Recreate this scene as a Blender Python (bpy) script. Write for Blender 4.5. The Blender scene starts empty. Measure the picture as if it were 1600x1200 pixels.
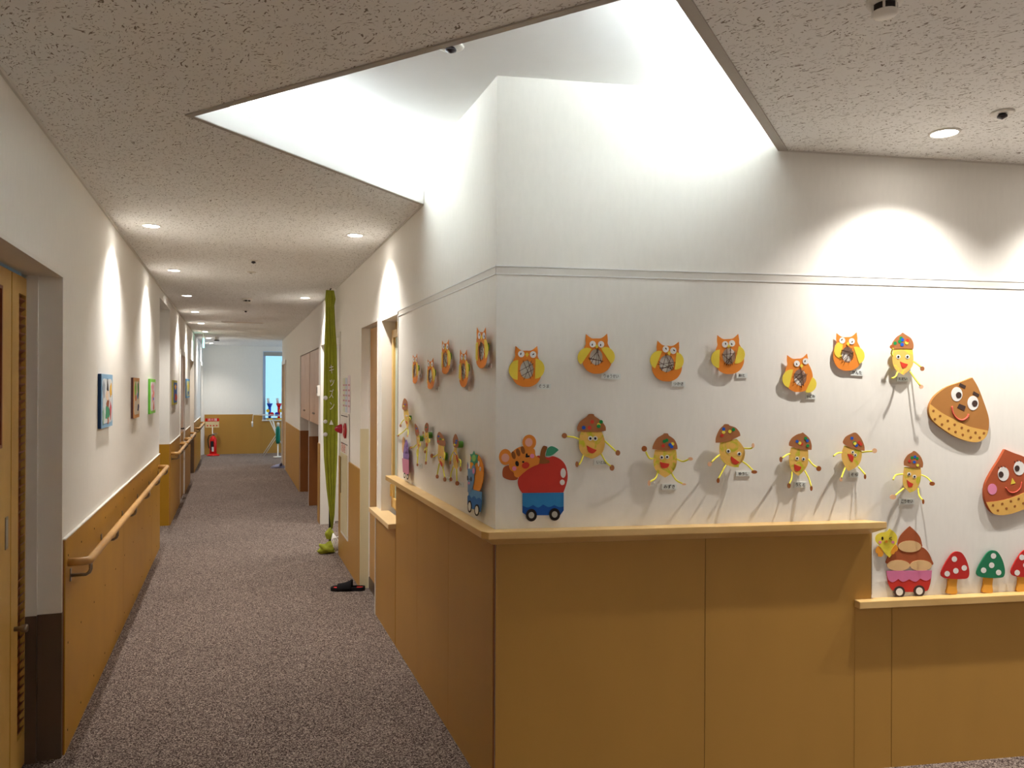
import bpy, bmesh, math, random
from mathutils import Vector, Matrix
from mathutils.geometry import tessellate_polygon
random.seed(7)
PI = math.pi
D = bpy.data
SC = bpy.context.scene
COL = SC.collection

# ------------------------------------------------------------------ camera
F_PX, CAM_H, ROLL, HY = 1200.0, 1.535, math.radians(0.25), 606.9
cam = D.cameras.new('camera')
cam.sensor_width = 36.0
cam.lens = 36.0 * F_PX / 1600.0
cam.shift_y = (HY - 600.0) / 1600.0
cam.clip_start = 0.05
cam_o = D.objects.new('camera', cam)
COL.objects.link(cam_o)
cam_o.location = (0, 0, CAM_H)
cam_o.rotation_euler = (PI / 2, 0, 0)
cam_o.rotation_euler.rotate_axis('Z', ROLL)
SC.camera = cam_o

# ------------------------------------------------------------------ world, exposure
SC.view_settings.view_transform = 'Standard'
SC.view_settings.look = 'None'
SC.view_settings.gamma = 1.0
SC.view_settings.exposure = 0.76
SC.view_settings.use_curve_mapping = False
SC.cycles.use_denoising = True
SC.cycles.max_bounces = 10
SC.cycles.diffuse_bounces = 7
SC.cycles.sample_clamp_indirect = 20.0
W = D.worlds.new('sky')
W.use_nodes = True
W.node_tree.nodes['Background'].inputs[0].default_value = (0.40, 0.66, 0.82, 1)
W.node_tree.nodes['Background'].inputs[1].default_value = 1.0
SC.world = W
LAMP_W = 50.0            # corridor and wall downlights
LAMP_COL = (1.0, 0.95, 0.89)
REAR_FILL_COL = (0.93, 0.97, 1.0)
COVE_E = 33.0            # strips in the light well
COVE_COL = (0.86, 0.95, 1.0, 1)
LAMP_FACE = 30.0

# ------------------------------------------------------------------ geometry of the place
CD = Vector((-0.3408022, 0.94013502, 0))        # along the corridor
NN = Vector((-0.94013502, -0.3408022, 0))       # across it, to the left
AL, AR = 0.666, -0.9225                          # left and right corridor walls
UP = Vector((0, 0, 1))
ZC, ZW = 2.49, 2.705                             # ceiling, ceiling of the light well
S_END = 18.8
C0 = Vector((-0.05991881, 2.87267083, 0))        # the wall corner
FE = Vector((0.98657745, 0.16329402, 0))         # along the display wall
S0 = C0.dot(CD)


def pt(nv, s, z=0.0):
    return NN * nv + CD * s + UP * z


class Fr:
    """a wall plane: x along it, y up, z out into the room"""
    def __init__(self, o, ex):
        self.o = Vector(o); self.ex = Vector(ex).normalized(); self.ez = self.ex.cross(UP)
    def m(self, u=0, v=0, w=0):
        p = self.o + self.ex * u + UP * v + self.ez * w
        M = Matrix.Identity(4)
        for i, c in enumerate((self.ex, UP, self.ez, p)):
            M[0][i], M[1][i], M[2][i] = c
        return M
    def p(self, u, v, w=0):
        return self.o + self.ex * u + UP * v + self.ez * w


FF = Fr(C0, FE)                 # display wall, u to the right from the corner
FR = Fr(C0, -CD)                # right corridor wall, u = S0 - s (negative down the corridor)
FL = Fr(NN * AL, CD)            # left corridor wall, u = s
FN = Fr(pt(0, S_END), -NN)      # end wall, u = -n


def ray(x, y):
    a, b = x - 800.0, y - HY
    u = a * math.cos(ROLL) + b * math.sin(ROLL)
    v = -a * math.sin(ROLL) + b * math.cos(ROLL)
    return Vector((u / F_PX, 1, -v / F_PX))


def wp(fr, x, y, w=0.0):
    """where a sight line meets a wall plane, as (u, v) on that wall"""
    r = ray(x, y); c = Vector((0, 0, CAM_H)); o = fr.o + fr.ez * w
    t = (o - c).dot(fr.ez) / r.dot(fr.ez)
    q = c + r * t - o
    return (q.dot(fr.ex), q.dot(UP))


# ------------------------------------------------------------------ materials
def lin(c):
    return tuple((v / 12.92 if v <= .04045 else ((v + .055) / 1.055) ** 2.4) for v in [k / 255.0 for k in c])


def mat(name, rgb, rough=.6, metal=0, var=.06, scale=9.0, emit=0, ecol=None, spec=.5, trans=0, alpha=1, bump=0, stretch=None):
    m = D.materials.new(name); m.use_nodes = True
    nt = m.node_tree; b = nt.nodes['Principled BSDF']
    c = lin(rgb)
    tc = nt.nodes.new('ShaderNodeTexCoord'); mp = nt.nodes.new('ShaderNodeMapping')
    nt.links.new(tc.outputs['Object'], mp.inputs[0])
    if stretch: mp.inputs['Scale'].default_value = stretch
    nz = nt.nodes.new('ShaderNodeTexNoise'); nz.inputs['Scale'].default_value = scale; nz.inputs['Detail'].default_value = 4
    nt.links.new(mp.outputs[0], nz.inputs['Vector'])
    cr = nt.nodes.new('ShaderNodeValToRGB')
    cr.color_ramp.elements[0].position = .3; cr.color_ramp.elements[1].position = .7
    cr.color_ramp.elements[0].color = tuple(max(0, v * (1 - var)) for v in c) + (1,)
    cr.color_ramp.elements[1].color = tuple(min(1, v * (1 + var)) for v in c) + (1,)
    nt.links.new(nz.outputs[0], cr.inputs[0]); nt.links.new(cr.outputs[0], b.inputs['Base Color'])
    b.inputs['Roughness'].default_value = rough; b.inputs['Metallic'].default_value = metal
    b.inputs['Specular IOR Level'].default_value = spec
    b.inputs['Transmission Weight'].default_value = trans; b.inputs['Alpha'].default_value = alpha
    if emit:
        b.inputs['Emission Color'].default_value = ecol or (*c, 1); b.inputs['Emission Strength'].default_value = emit
    if bump:
        bp = nt.nodes.new('ShaderNodeBump'); bp.inputs['Strength'].default_value = bump; bp.inputs['Distance'].default_value = .002
        nt.links.new(nz.outputs[0], bp.inputs['Height']); nt.links.new(bp.outputs[0], b.inputs['Normal'])
    return m


def nodes(m):
    return m.node_tree, m.node_tree.nodes, m.node_tree.links


def ceiling_mat():
    m = mat('rockwool_ceiling', (236, 235, 232), .95, var=.02, scale=3, spec=.1)
    nt, N, L = nodes(m); b = N['Principled BSDF']
    tc = [n for n in N if n.type == 'TEX_COORD'][0]
    base = [n for n in N if n.type == 'VALTORGB'][0].outputs[0]
    wob = N.new('ShaderNodeTexNoise'); wob.inputs['Scale'].default_value = 7.0; L.new(tc.outputs['Object'], wob.inputs['Vector'])
    prev = base
    for rot, sc, th, dark in ((-.85, (48, 190, 1), .655, .40), (-.2, (60, 200, 1), .665, .44), (.8, (110, 110, 1), .68, .40)):
        mx = N.new('ShaderNodeVectorMath'); mx.operation = 'MULTIPLY_ADD'
        L.new(wob.outputs['Color'], mx.inputs[0]); mx.inputs[1].default_value = (.10, .10, 0); L.new(tc.outputs['Object'], mx.inputs[2])
        mp = N.new('ShaderNodeMapping'); mp.vector_type = 'TEXTURE'; mp.inputs['Rotation'].default_value = (0, 0, rot); mp.inputs['Scale'].default_value = (1 / sc[0], 1 / sc[1], 1)
        L.new(mx.outputs[0], mp.inputs[0])
        nz = N.new('ShaderNodeTexNoise'); nz.inputs['Scale'].default_value = 1.0; nz.inputs['Detail'].default_value = 1.5; L.new(mp.outputs[0], nz.inputs['Vector'])
        mr = N.new('ShaderNodeMapRange'); mr.inputs[1].default_value = th; mr.inputs[2].default_value = th + .035; L.new(nz.outputs[0], mr.inputs[0])
        mi = N.new('ShaderNodeMix'); mi.data_type = 'RGBA'
        L.new(mr.outputs[0], mi.inputs[0]); L.new(prev, mi.inputs[6]); mi.inputs[7].default_value = (dark * .62, dark * .54, dark * .45, 1)
        prev = mi.outputs[2]
    L.new(prev, b.inputs['Base Color'])
    return m


def carpet_mat():
    m = mat('loop_carpet', (120, 104, 96), .98, var=.5, scale=170, spec=.05)
    nt, N, L = nodes(m); b = N['Principled BSDF']
    cr = [n for n in N if n.type == 'VALTORGB'][0]
    e = cr.color_ramp.elements
    e[0].color = (*lin((60, 48, 45)), 1)
    e[1].color = (*lin((106, 92, 86)), 1)
    k = e.new(.98); k.color = (*lin((178, 163, 151)), 1)
    nz = [n for n in N if n.type == 'TEX_NOISE'][0]
    vo = N.new('ShaderNodeTexVoronoi'); vo.inputs['Scale'].default_value = 230; L.new([n for n in N if n.type == 'TEX_COORD'][0].outputs['Object'], vo.inputs['Vector'])
    se = N.new('ShaderNodeSeparateColor'); L.new(vo.outputs['Color'], se.inputs[0]); L.new(se.outputs[0], cr.inputs[0])
    e[0].position = .05; e[1].position = .5
    tc = [n for n in N if n.type == 'TEX_COORD'][0]
    n2 = N.new('ShaderNodeTexNoise'); n2.inputs['Scale'].default_value = 1.2; L.new(tc.outputs['Object'], n2.inputs['Vector'])
    mr = N.new('ShaderNodeMapRange'); mr.inputs[1].default_value = .3; mr.inputs[2].default_value = .7; mr.inputs[3].default_value = .9; mr.inputs[4].default_value = 1.08
    L.new(n2.outputs[0], mr.inputs[0])
    mx = N.new('ShaderNodeVectorMath'); mx.operation = 'SCALE'; L.new(cr.outputs[0], mx.inputs[0]); L.new(mr.outputs[0], mx.inputs['Scale'])
    L.new(mx.outputs[0], b.inputs['Base Color'])
    bp = N.new('ShaderNodeBump'); bp.inputs['Strength'].default_value = .7; bp.inputs['Distance'].default_value = .004
    L.new(vo.outputs['Distance'], bp.inputs['Height']); L.new(bp.outputs[0], b.inputs['Normal'])
    return m


def wood_mat(name, c1, c2, rough=.4, axis_scale=(3, 3, 40), sc=1.0, bump=0):
    """long grain along the axis with the smallest scale"""
    m = mat(name, c1, rough, var=0, scale=1)
    nt, N, L = nodes(m); b = N['Principled BSDF']
    mp = [n for n in N if n.type == 'MAPPING'][0]; mp.inputs['Scale'].default_value = axis_scale
    nz = [n for n in N if n.type == 'TEX_NOISE'][0]; nz.inputs['Scale'].default_value = sc; nz.inputs['Detail'].default_value = 6; nz.inputs['Distortion'].default_value = .6
    cr = [n for n in N if n.type == 'VALTORGB'][0]
    cr.color_ramp.elements[0].color = (*lin(c1), 1); cr.color_ramp.elements[1].color = (*lin(c2), 1)
    return m


def crayon_mat(name, base, ink, seed):
    m = mat(name, base, .8, var=.05, scale=14)
    nt, N, L = nodes(m); b = N['Principled BSDF']
    mp = [n for n in N if n.type == 'MAPPING'][0]; mp.inputs['Location'].default_value = (seed, seed * .7, 0)
    cr = [n for n in N if n.type == 'VALTORGB'][0]
    wv = N.new('ShaderNodeTexNoise'); wv.inputs['Scale'].default_value = 16; wv.inputs['Distortion'].default_value = 2.2; L.new(mp.outputs[0], wv.inputs['Vector'])
    mr = N.new('ShaderNodeMapRange'); mr.inputs[1].default_value = .52; mr.inputs[2].default_value = .66; L.new(wv.outputs[0], mr.inputs[0])
    mi = N.new('ShaderNodeMix'); mi.data_type = 'RGBA'; L.new(mr.outputs[0], mi.inputs[0]); L.new(cr.outputs[0], mi.inputs[6]); mi.inputs[7].default_value = (*lin(ink), 1)
    L.new(mi.outputs[2], b.inputs['Base Color'])
    return m


M = {}
M['wall'] = mat('wall_paper', (232, 229, 222), .85, var=.015, scale=60, bump=.02, stretch=(1, 1, .25), spec=.2)
M['well'] = mat('well_paint', (232, 232, 230), .85, var=.01, spec=.2)
M['ceil'] = ceiling_mat()
M['carpet'] = carpet_mat()
M['panel'] = mat('honey_laminate', (176, 132, 62), .42, var=.035, scale=5, stretch=(1, 1, .3), spec=.35)
M['panel_l'] = mat('amber_laminate', (172, 124, 30), .42, var=.06, scale=4, spec=.25)
M['kneebrown'] = mat('dark_wood_lining', (140, 84, 34), .45, var=.08, scale=4)
M['shelf'] = wood_mat('ash_shelf', (226, 190, 128), (206, 166, 102), .3, (28, 28, 28), .12)
M['shelf2'] = wood_mat('pale_ledge', (232, 204, 156), (220, 188, 138), .4, (28, 28, 28), .12)
M['rail'] = wood_mat('oak_rail', (206, 160, 96), (184, 136, 74), .35, (20, 20, 20), .3)
M['steel'] = mat('brushed_steel', (150, 140, 130), .3, 1, var=.05)
M['edge'] = mat('edge_strip', (176, 170, 160), .6, var=.01)
M['white'] = mat('white_frame', (226, 222, 214), .5, var=.01)
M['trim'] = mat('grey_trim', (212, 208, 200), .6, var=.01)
M['kick'] = mat('dark_kick_plate', (84, 66, 50), .38, var=.08, scale=3)
M['door'] = wood_mat('maple_door', (206, 164, 86), (192, 148, 70), .38, (30, 30, 2), .2)
M['door_dark'] = mat('brown_frame', (132, 62, 20), .4, var=.08)
M['door_r'] = wood_mat('oak_door', (190, 146, 84), (172, 126, 66), .4, (24, 24, 2), .3)
M['cab'] = wood_mat('pinkish_cabinet', (206, 172, 144), (192, 156, 128), .45, (20, 20, 2), .3)
M['sash'] = wood_mat('pine_sash', (224, 186, 112), (210, 168, 92), .4, (30, 30, 3), .3)
M['black'] = mat('black_plastic', (22, 20, 20), .5)
M['dark'] = mat('dark_gap', (30, 22, 18), .7)
M['frost'] = mat('frosted_glass', (206, 220, 206), .35, var=.02, trans=.3)
M['cream'] = mat('cream_guard', (206, 196, 160), .5, var=.02)
M['grey'] = mat('grey_plastic', (170, 168, 160), .5)


def paper(rgb, nm, rough=.75, **k):
    key = 'paper_' + nm
    if key not in M: M[key] = mat(key, rgb, rough, var=.03, scale=20, spec=.25, **k)
    return M[key]


P_OR = paper((226, 134, 48), 'orange'); P_YE = paper((232, 208, 74), 'yellow'); P_WH = paper((232, 230, 226), 'white')
P_BK = paper((34, 26, 26), 'black'); P_BR = paper((168, 108, 66), 'brown'); P_RD = paper((206, 62, 44), 'red')
P_GR = paper((24, 142, 72), 'green'); P_BL = paper((30, 88, 190), 'blue'); P_YS = paper((240, 226, 80), 'sticker_yellow')
P_LIMB = paper((240, 232, 84), 'limb_yellow'); P_TAN = paper((226, 176, 120), 'tan'); P_FOOT = paper((164, 92, 40), 'foot_brown')
P_TIP = paper((238, 190, 150), 'pale_tan'); P_YARN = paper((84, 58, 44), 'yarn'); P_TAG = paper((224, 228, 224), 'tag')
STK = {'r': P_RD, 'g': P_GR, 'b': P_BL, 'y': P_YS}

# ------------------------------------------------------------------ object helpers


def link(o, parent=None):
    COL.objects.link(o)
    if parent is not None:
        o.parent = parent
    return o


def tag(o, label, cat, group=None, kind=None):
    o['label'] = label; o['category'] = cat
    if group: o['group'] = group
    if kind: o['kind'] = kind
    return o


def empty(name, matrix, label, cat, group=None):
    o = D.objects.new(name, None); o.empty_display_size = .05
    link(o); o.matrix_world = matrix
    return tag(o, label, cat, group)


def setmat(me, m):
    if isinstance(m, (list, tuple)):
        for k in m: me.materials.append(k)
    else:
        me.materials.append(m)


class MB:
    """collects simple solids into ONE mesh object"""
    def __init__(self): self.bm = bmesh.new()
    def poly(self, pts, mi=0):
        vs = [self.bm.verts.new(p) for p in pts]
        f = self.bm.faces.new(vs); f.material_index = mi; return f
    def hexa(self, c, mi=0):
        vs = [self.bm.verts.new(p) for p in c]
        for q in ((3, 2, 1, 0), (4, 5, 6, 7), (0, 1, 5, 4), (1, 2, 6, 5), (2, 3, 7, 6), (3, 0, 4, 7)):
            f = self.bm.faces.new([vs[i] for i in q]); f.material_index = mi
        return self
    def box(self, u0, u1, v0, v1, w0, w1, fr=None, mi=0):
        g = fr.p if fr else (lambda a, b, c: Vector((a, b, c)))
        return self.hexa([g(u0, v0, w0), g(u1, v0, w0), g(u1, v1, w0), g(u0, v1, w0),
                          g(u0, v0, w1), g(u1, v0, w1), g(u1, v1, w1), g(u0, v1, w1)], mi)
    def tube(self, path, r, seg=10, cap=True, mi=0, smooth=True):
        path = [Vector(p) for p in path]; rings = []
        rr = r if isinstance(r, (list, tuple)) else [r] * len(path)
        ref = None
        for i, p in enumerate(path):
            d = ((path[min(i + 1, len(path) - 1)] - path[max(i - 1, 0)])).normalized()
            if ref is None:
                ref = d.orthogonal().normalized()
            else:
                ref = (ref - d * ref.dot(d)).normalized()
            b = d.cross(ref)
            rings.append([self.bm.verts.new(p + (ref * math.cos(2 * PI * k / seg) + b * math.sin(2 * PI * k / seg)) * rr[i]) for k in range(seg)])
        for a, b in zip(rings, rings[1:]):
            for k in range(seg):
                f = self.bm.faces.new((a[k], a[(k + 1) % seg], b[(k + 1) % seg], b[k])); f.smooth = smooth; f.material_index = mi
        if cap:
            f = self.bm.faces.new(rings[0][::-1]); f.material_index = mi
            f = self.bm.faces.new(rings[-1]); f.material_index = mi
        return self
    def lathe(self, prof, seg=32, axis='Z', o=(0, 0, 0), mi=0, smooth=True):
        """prof: list of (radius, height)"""
        o = Vector(o); rings = []
        for r, h in prof:
            ring = []
            for k in range(seg):
                a = 2 * PI * k / seg
                v = Vector((r * math.cos(a), r * math.sin(a), h))
                ring.append(self.bm.verts.new(o + v))
            rings.append(ring)
        for a, b in zip(rings, rings[1:]):
            for k in range(seg):
                f = self.bm.faces.new((a[k], a[(k + 1) % seg], b[(k + 1) % seg], b[k])); f.smooth = smooth; f.material_index = mi
        for ring in (rings[0], rings[-1]):
            f = self.bm.faces.new(ring); f.material_index = mi
        return self
    def build(self, name, m, parent=None, matrix=None, bevel=0, recalc=True):
        if recalc:
            bmesh.ops.remove_doubles(self.bm, verts=self.bm.verts, dist=1e-6)
            bmesh.ops.recalc_face_normals(self.bm, faces=self.bm.faces)
        me = D.meshes.new(name); self.bm.to_mesh(me); self.bm.free(); setmat(me, m)
        o = link(D.objects.new(name, me), parent)
        if matrix is not None: o.matrix_world = matrix
        if bevel:
            b = o.modifiers.new('bevel', 'BEVEL'); b.width = bevel; b.segments = 2; b.limit_method = 'ANGLE'
        return o


def structure(o):
    o['kind'] = 'structure'; return o


def smooth(pts, n=5):
    """closed Catmull-Rom through pts; a point given as (x, y, 1) stays a sharp corner"""
    out = []; N = len(pts)
    for i in range(N):
        p0, p1, p2, p3 = pts[i - 1], pts[i], pts[(i + 1) % N], pts[(i + 2) % N]
        c1 = len(p1) > 2; c2 = len(p2) > 2
        if c1: p0 = p1
        if c2: p3 = p2
        for k in range(n):
            t = k / n
            out.append(tuple(.5 * (2 * p1[j] + (p2[j] - p0[j]) * t + (2 * p0[j] - 5 * p1[j] + 4 * p2[j] - p3[j]) * t * t + (3 * p1[j] - p0[j] - 3 * p2[j] + p3[j]) * t ** 3) for j in (0, 1)))
    return out


def oval(cx, cy, rx, ry=None, rot=0, n=20):
    ry = rx if ry is None else ry
    c, s = math.cos(rot), math.sin(rot)
    return [(cx + rx * math.cos(a) * c - ry * math.sin(a) * s, cy + rx * math.cos(a) * s + ry * math.sin(a) * c) for a in [2 * PI * k / n for k in range(n)]]


def plate(name, outer, w0, w1, m, parent, holes=()):
    """flat cut-out with real thickness in its thing's own frame"""
    loops = [[Vector((x, y, 0)) for x, y in outer]] + [[Vector((x, y, 0)) for x, y in h] for h in holes]
    tris = tessellate_polygon(loops)
    flat = [p for l in loops for p in l]
    bm = bmesh.new()
    top = [bm.verts.new((p.x, p.y, w1)) for p in flat]; bot = [bm.verts.new((p.x, p.y, w0)) for p in flat]
    for t in tris:
        if len(set(t)) == 3:
            try:
                bm.faces.new([top[i] for i in t]); bm.faces.new([bot[i] for i in reversed(t)])
            except ValueError: pass
    k = 0
    for l in loops:
        n = len(l)
        for i in range(n):
            a, b = k + i, k + (i + 1) % n
            try: bm.faces.new((top[a], top[b], bot[b], bot[a]))
            except ValueError: pass
        k += n
    bmesh.ops.recalc_face_normals(bm, faces=bm.faces)
    me = D.meshes.new(name); bm.to_mesh(me); bm.free(); setmat(me, m)
    return link(D.objects.new(name, me), parent)


def lettering(name, s, size, m, parent, loc=(0, 0, .001), width=None, extr=.0004, rot=None):
    c = D.curves.new(name, 'FONT'); c.body = s; c.size = size; c.extrude = extr
    c.align_x = 'CENTER'; c.align_y = 'CENTER'
    t = D.objects.new('tmp', c); COL.objects.link(t)
    dg = bpy.context.evaluated_depsgraph_get(); dg.update()
    me = D.meshes.new_from_object(t.evaluated_get(dg), depsgraph=dg)
    D.objects.remove(t); me.name = name; me.materials.clear(); setmat(me, m)
    if width and len(me.vertices):
        xs = [v.co.x for v in me.vertices]; k = width / max(1e-6, max(xs) - min(xs))
        for v in me.vertices: v.co.x *= k
    o = link(D.objects.new(name, me), parent); o.location = loc
    if rot: o.rotation_euler = rot
    return o


# ------------------------------------------------------------------ floor
b = MB(); b.poly([(-12, -4, 0), (7, -4, 0), (7, 22, 0), (-12, 22, 0)]); structure(b.build('floor', M['carpet']))

# ------------------------------------------------------------------ ceiling with the slanting light well
A = Vector((-1.1217, 2.6982)); Bp = Vector((-.4613, 3.9751)); Dp = Vector((1.0697, 3.0830)); AP = Vector((.363, 1.817))
e1 = (Bp - A).normalized(); e2 = (AP - A).normalized()
Bx = A + e1 * 1.75                               # edge A-B runs on behind the wall corner
Dx = Dp + (Dp - AP).normalized() * .35
hole = [A, Bx, Dx, AP]


def sheet(name, outer, holes, z, m, thick=.02):
    loops = [[Vector((p[0], p[1], 0)) for p in outer]] + [[Vector((p[0], p[1], 0)) for p in h] for h in holes]
    flat = [p for l in loops for p in l]; mb = MB()
    lo = [mb.bm.verts.new((p.x, p.y, z)) for p in flat]; hi = [mb.bm.verts.new((p.x, p.y, z + thick)) for p in flat]
    for t in tessellate_polygon(loops):
        mb.bm.faces.new([lo[i] for i in t]); mb.bm.faces.new([hi[i] for i in t])
    k = 0
    for l in loops:
        for i in range(len(l)):
            a, c = k + i, k + (i + 1) % len(l); mb.bm.faces.new((lo[a], lo[c], hi[c], hi[a]))
        k += len(l)
    return mb.build(name, m)


structure(sheet('ceiling', [(-12, -4), (7, -4), (7, 22), (-12, 22)], [[tuple(p + (p - sum(hole, Vector((0, 0))) / 4).normalized() * .008) for p in hole]], ZC, M['ceil'], .012))
# void above: its walls stand back behind the lip along A-B and along the right edge
outA = Vector((-e1.y, e1.x)); outD = Vector(((Dp - AP).normalized().y, -(Dp - AP).normalized().x))
V1 = A + outA * .20; V2 = Bx + outA * .20; V3 = Dx + outD * .2; V4 = AP + outD * .2
V4 = AP + outD * .2; V5 = AP.copy(); V6 = A.copy()
e3 = (A - AP).normalized()
V4 = V4 - e3 * .02; V5 = V4 - outD * .4; V1 = V1 + e3 * .02
_c = (V1 + V2 + V3 + V4) / 4
structure(sheet('ceiling_of_light_well', [tuple(p + (p - _c).normalized() * .05) for p in (V1, V2, V3, V4)], [], ZW, M['well']))
b = MB()
for p, q in ((V1, V2), (V2, V3), (V3, V4), (V4, V1)):
    d = (q - p).normalized(); nrm = Vector((d.y, -d.x)) * .01
    b.hexa([(p.x, p.y, ZC + .012), (q.x, q.y, ZC + .012), (q.x + nrm.x, q.y + nrm.y, ZC + .012), (p.x + nrm.x, p.y + nrm.y, ZC + .012),
            (p.x, p.y, ZW), (q.x, q.y, ZW), (q.x + nrm.x, q.y + nrm.y, ZW), (p.x + nrm.x, p.y + nrm.y, ZW)])
structure(b.build('wall_light_well', M['well']))
LIP = .082
b = MB()
for p, q in ((A, Bx), (Dx, AP), (AP, A)):
    d = (q - p).normalized(); nr = Vector((d.y, -d.x)) * -.012      # outside the opening
    mid = (p + q) / 2
    if (mid + nr - sum(hole, Vector((0, 0))) / 4).length < (mid - sum(hole, Vector((0, 0))) / 4).length: nr = -nr
    b.hexa([(p.x, p.y, ZC - .002), (q.x, q.y, ZC - .002), (q.x + nr.x, q.y + nr.y, ZC - .002), (p.x + nr.x, p.y + nr.y, ZC - .002),
            (p.x, p.y, ZC + LIP), (q.x, q.y, ZC + LIP), (q.x + nr.x, q.y + nr.y, ZC + LIP), (p.x + nr.x, p.y + nr.y, ZC + LIP)])
structure(b.build('trim_1', M['well']))
b = MB()                                          # flat edging strip under the rim
for p, q, w_ in ((A, Bp, .022), (Dp, AP, .034), (AP, A, .022)):
    d = (q - p).normalized(); nr = Vector((d.y, -d.x))
    c = sum(hole, Vector((0, 0))) / 4
    if ((p + q) / 2 + nr - c).length < ((p + q) / 2 - c).length: nr = -nr
    p2, q2 = p - d * w_ * .9, q + d * w_ * .9
    if q is Bp: q2 = q
    if p is Dp: p2 = p
    b.hexa([(p.x, p.y, ZC - .005), (q.x, q.y, ZC - .005), (q2.x + nr.x * w_, q2.y + nr.y * w_, ZC - .005), (p2.x + nr.x * w_, p2.y + nr.y * w_, ZC - .005),
            (p.x, p.y, ZC), (q.x, q.y, ZC), (q2.x + nr.x * w_, q2.y + nr.y * w_, ZC), (p2.x + nr.x * w_, p2.y + nr.y * w_, ZC)])
structure(b.build('trim_2', M['edge']))

M['strip'] = mat('cove_light', (255, 255, 255), .5, var=0, emit=COVE_E, ecol=COVE_COL)
for p, q, od, lab in ((A + e1 * .10, A + e1 * 1.40, outA, 'cool white light strip hidden behind the far lip of the ceiling recess'),
                      (Dp - Vector((0, .0)) + (AP - Dp).normalized() * .04, AP + (Dp - AP).normalized() * .08, outD, 'cool white light strip hidden behind the right lip of the ceiling recess')):
    a, c = p + od * .06, q + od * .06; h = od * .022
    b = MB(); z0, z1 = ZC + .060, ZC + .088
    b.hexa([(a.x, a.y, z0), (c.x, c.y, z0), (c.x + h.x, c.y + h.y, z0), (a.x + h.x, a.y + h.y, z0), (a.x, a.y, z1), (c.x, c.y, z1), (c.x + h.x, c.y + h.y, z1), (a.x + h.x, a.y + h.y, z1)])
    lr_ = tag(b.build('light_strip', M['strip']), lab, 'lamp')
    b = MB(); z0, z1 = ZC + .013, ZC + .060
    b.hexa([(a.x, a.y, z0), (c.x, c.y, z0), (c.x + h.x, c.y + h.y, z0), (a.x + h.x, a.y + h.y, z0), (a.x, a.y, z1), (c.x, c.y, z1), (c.x + h.x, c.y + h.y, z1), (a.x + h.x, a.y + h.y, z1)])
    b.build('base_channel', M['well'], lr_)

# ------------------------------------------------------------------ walls
T = .15
# left corridor wall
L1, N2, D3, D4, D5 = (1.2, 3.63), (8.03, 9.30), (11.0, 12.0), (13.53, 14.85), (17.65, 18.7)
b = MB()
for u0, u1, v0, v1 in ((-5, 1.2, 0, 2.6), (1.2, 3.63, 2.0, 2.6), (3.63, 8.03, 0, 2.6), (8.03, 9.3, 2.39, 2.6), (9.3, 11.0, 0, 2.6), (11.0, 12.0, 2.0, 2.6),
                       (12.0, 13.53, 0, 2.6), (13.53, 14.85, 2.0, 2.6), (14.85, 17.65, 0, 2.6), (17.65, 18.7, 2.03, 2.6), (18.7, 19.0, 0, 2.6)):
    b.box(u0, u1, v0, v1, -T, 0, FL)
structure(b.build('wall_left', M['wall']))
b = MB()                                          # niche
b.box(8.0, 9.33, 0, 2.6, -1.0, -.98, FL); b.box(7.98, 8.03, 0, 2.6, -1.0, -T, FL); b.box(9.3, 9.35, 0, 2.6, -1.0, -T, FL); b.box(8.03, 9.3, 2.39, 2.45, -.98, -T, FL)
structure(b.build('wall_left_niche', M['wall']))
b = MB(); b.box(1.2, 14.9, -.0, 2.1, -.5, -.48, FL); structure(b.build('wall_left_backing', M['dark']))
# right corridor wall
b = MB()
R = lambda s: S0 - s


def rbox(mb, s0, s1, v0, v1, w0, w1, mi=0):
    return mb.box(R(s1), R(s0), v0, v1, w0, w1, FR, mi)


for s0, s1, v0, v1 in ((S0, 4.54, 0, 2.8), (4.54, 5.07, 0, .69), (4.54, 5.07, 1.985, 2.8), (5.07, 5.23, 0, 2.8), (5.23, 5.93, 2.0, 2.6),
                       (5.93, 7.21, 0, 2.6), (7.21, 8.85, 2.02, 2.6), (8.85, 9.09, 0, 2.6), (9.09, 11.7, 2.0, 2.6), (11.7, 14.95, 0, 2.6), (14.95, 16.12, 2.0, 2.6)):
    rbox(b, s0, s1, v0, v1, -T, 0)
structure(b.build('wall_right', M['wall']))
b = MB(); rbox(b, 4.2, 9.0, 0, 2.6, -3.0, -2.98); rbox(b, 6.9, 7.0, 0, 2.6, -3, -T); rbox(b, 9.0, 9.1, 0, 2.6, -3, -T); structure(b.build('wall_side_room', M['wall']))
b = MB(); rbox(b, 16.12, 16.2, 0, 2.6, -2.6, 0); structure(b.build('wall_bay_near', M['wall']))
b = MB()
for q in ((16.1, 16.5, 0, 2.6), (18.6, 19.0, 0, 2.6), (16.5, 18.6, 0, .6), (16.5, 18.6, 2.3, 2.6)): rbox(b, q[0], q[1], q[2], q[3], -2.7, -2.6)
structure(b.build('wall_bay_side', M['wall']))
M['fillpane'] = mat('added_glow_pane', (190, 225, 250), .3, var=0, emit=2.2, ecol=(.6, .8, 1, 1))
b = MB(); rbox(b, 16.5, 18.6, .6, 2.3, -2.66, -2.65); structure(b.build('bay_fill_pane', M['fillpane']))  # added glowing pane, out of view, brightens the end bay with bluish light
# display wall
b = MB(); b.box(0, 5.2, 0, 2.8, -T, 0, FF); structure(b.build('wall_front', M['wall']))
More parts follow.
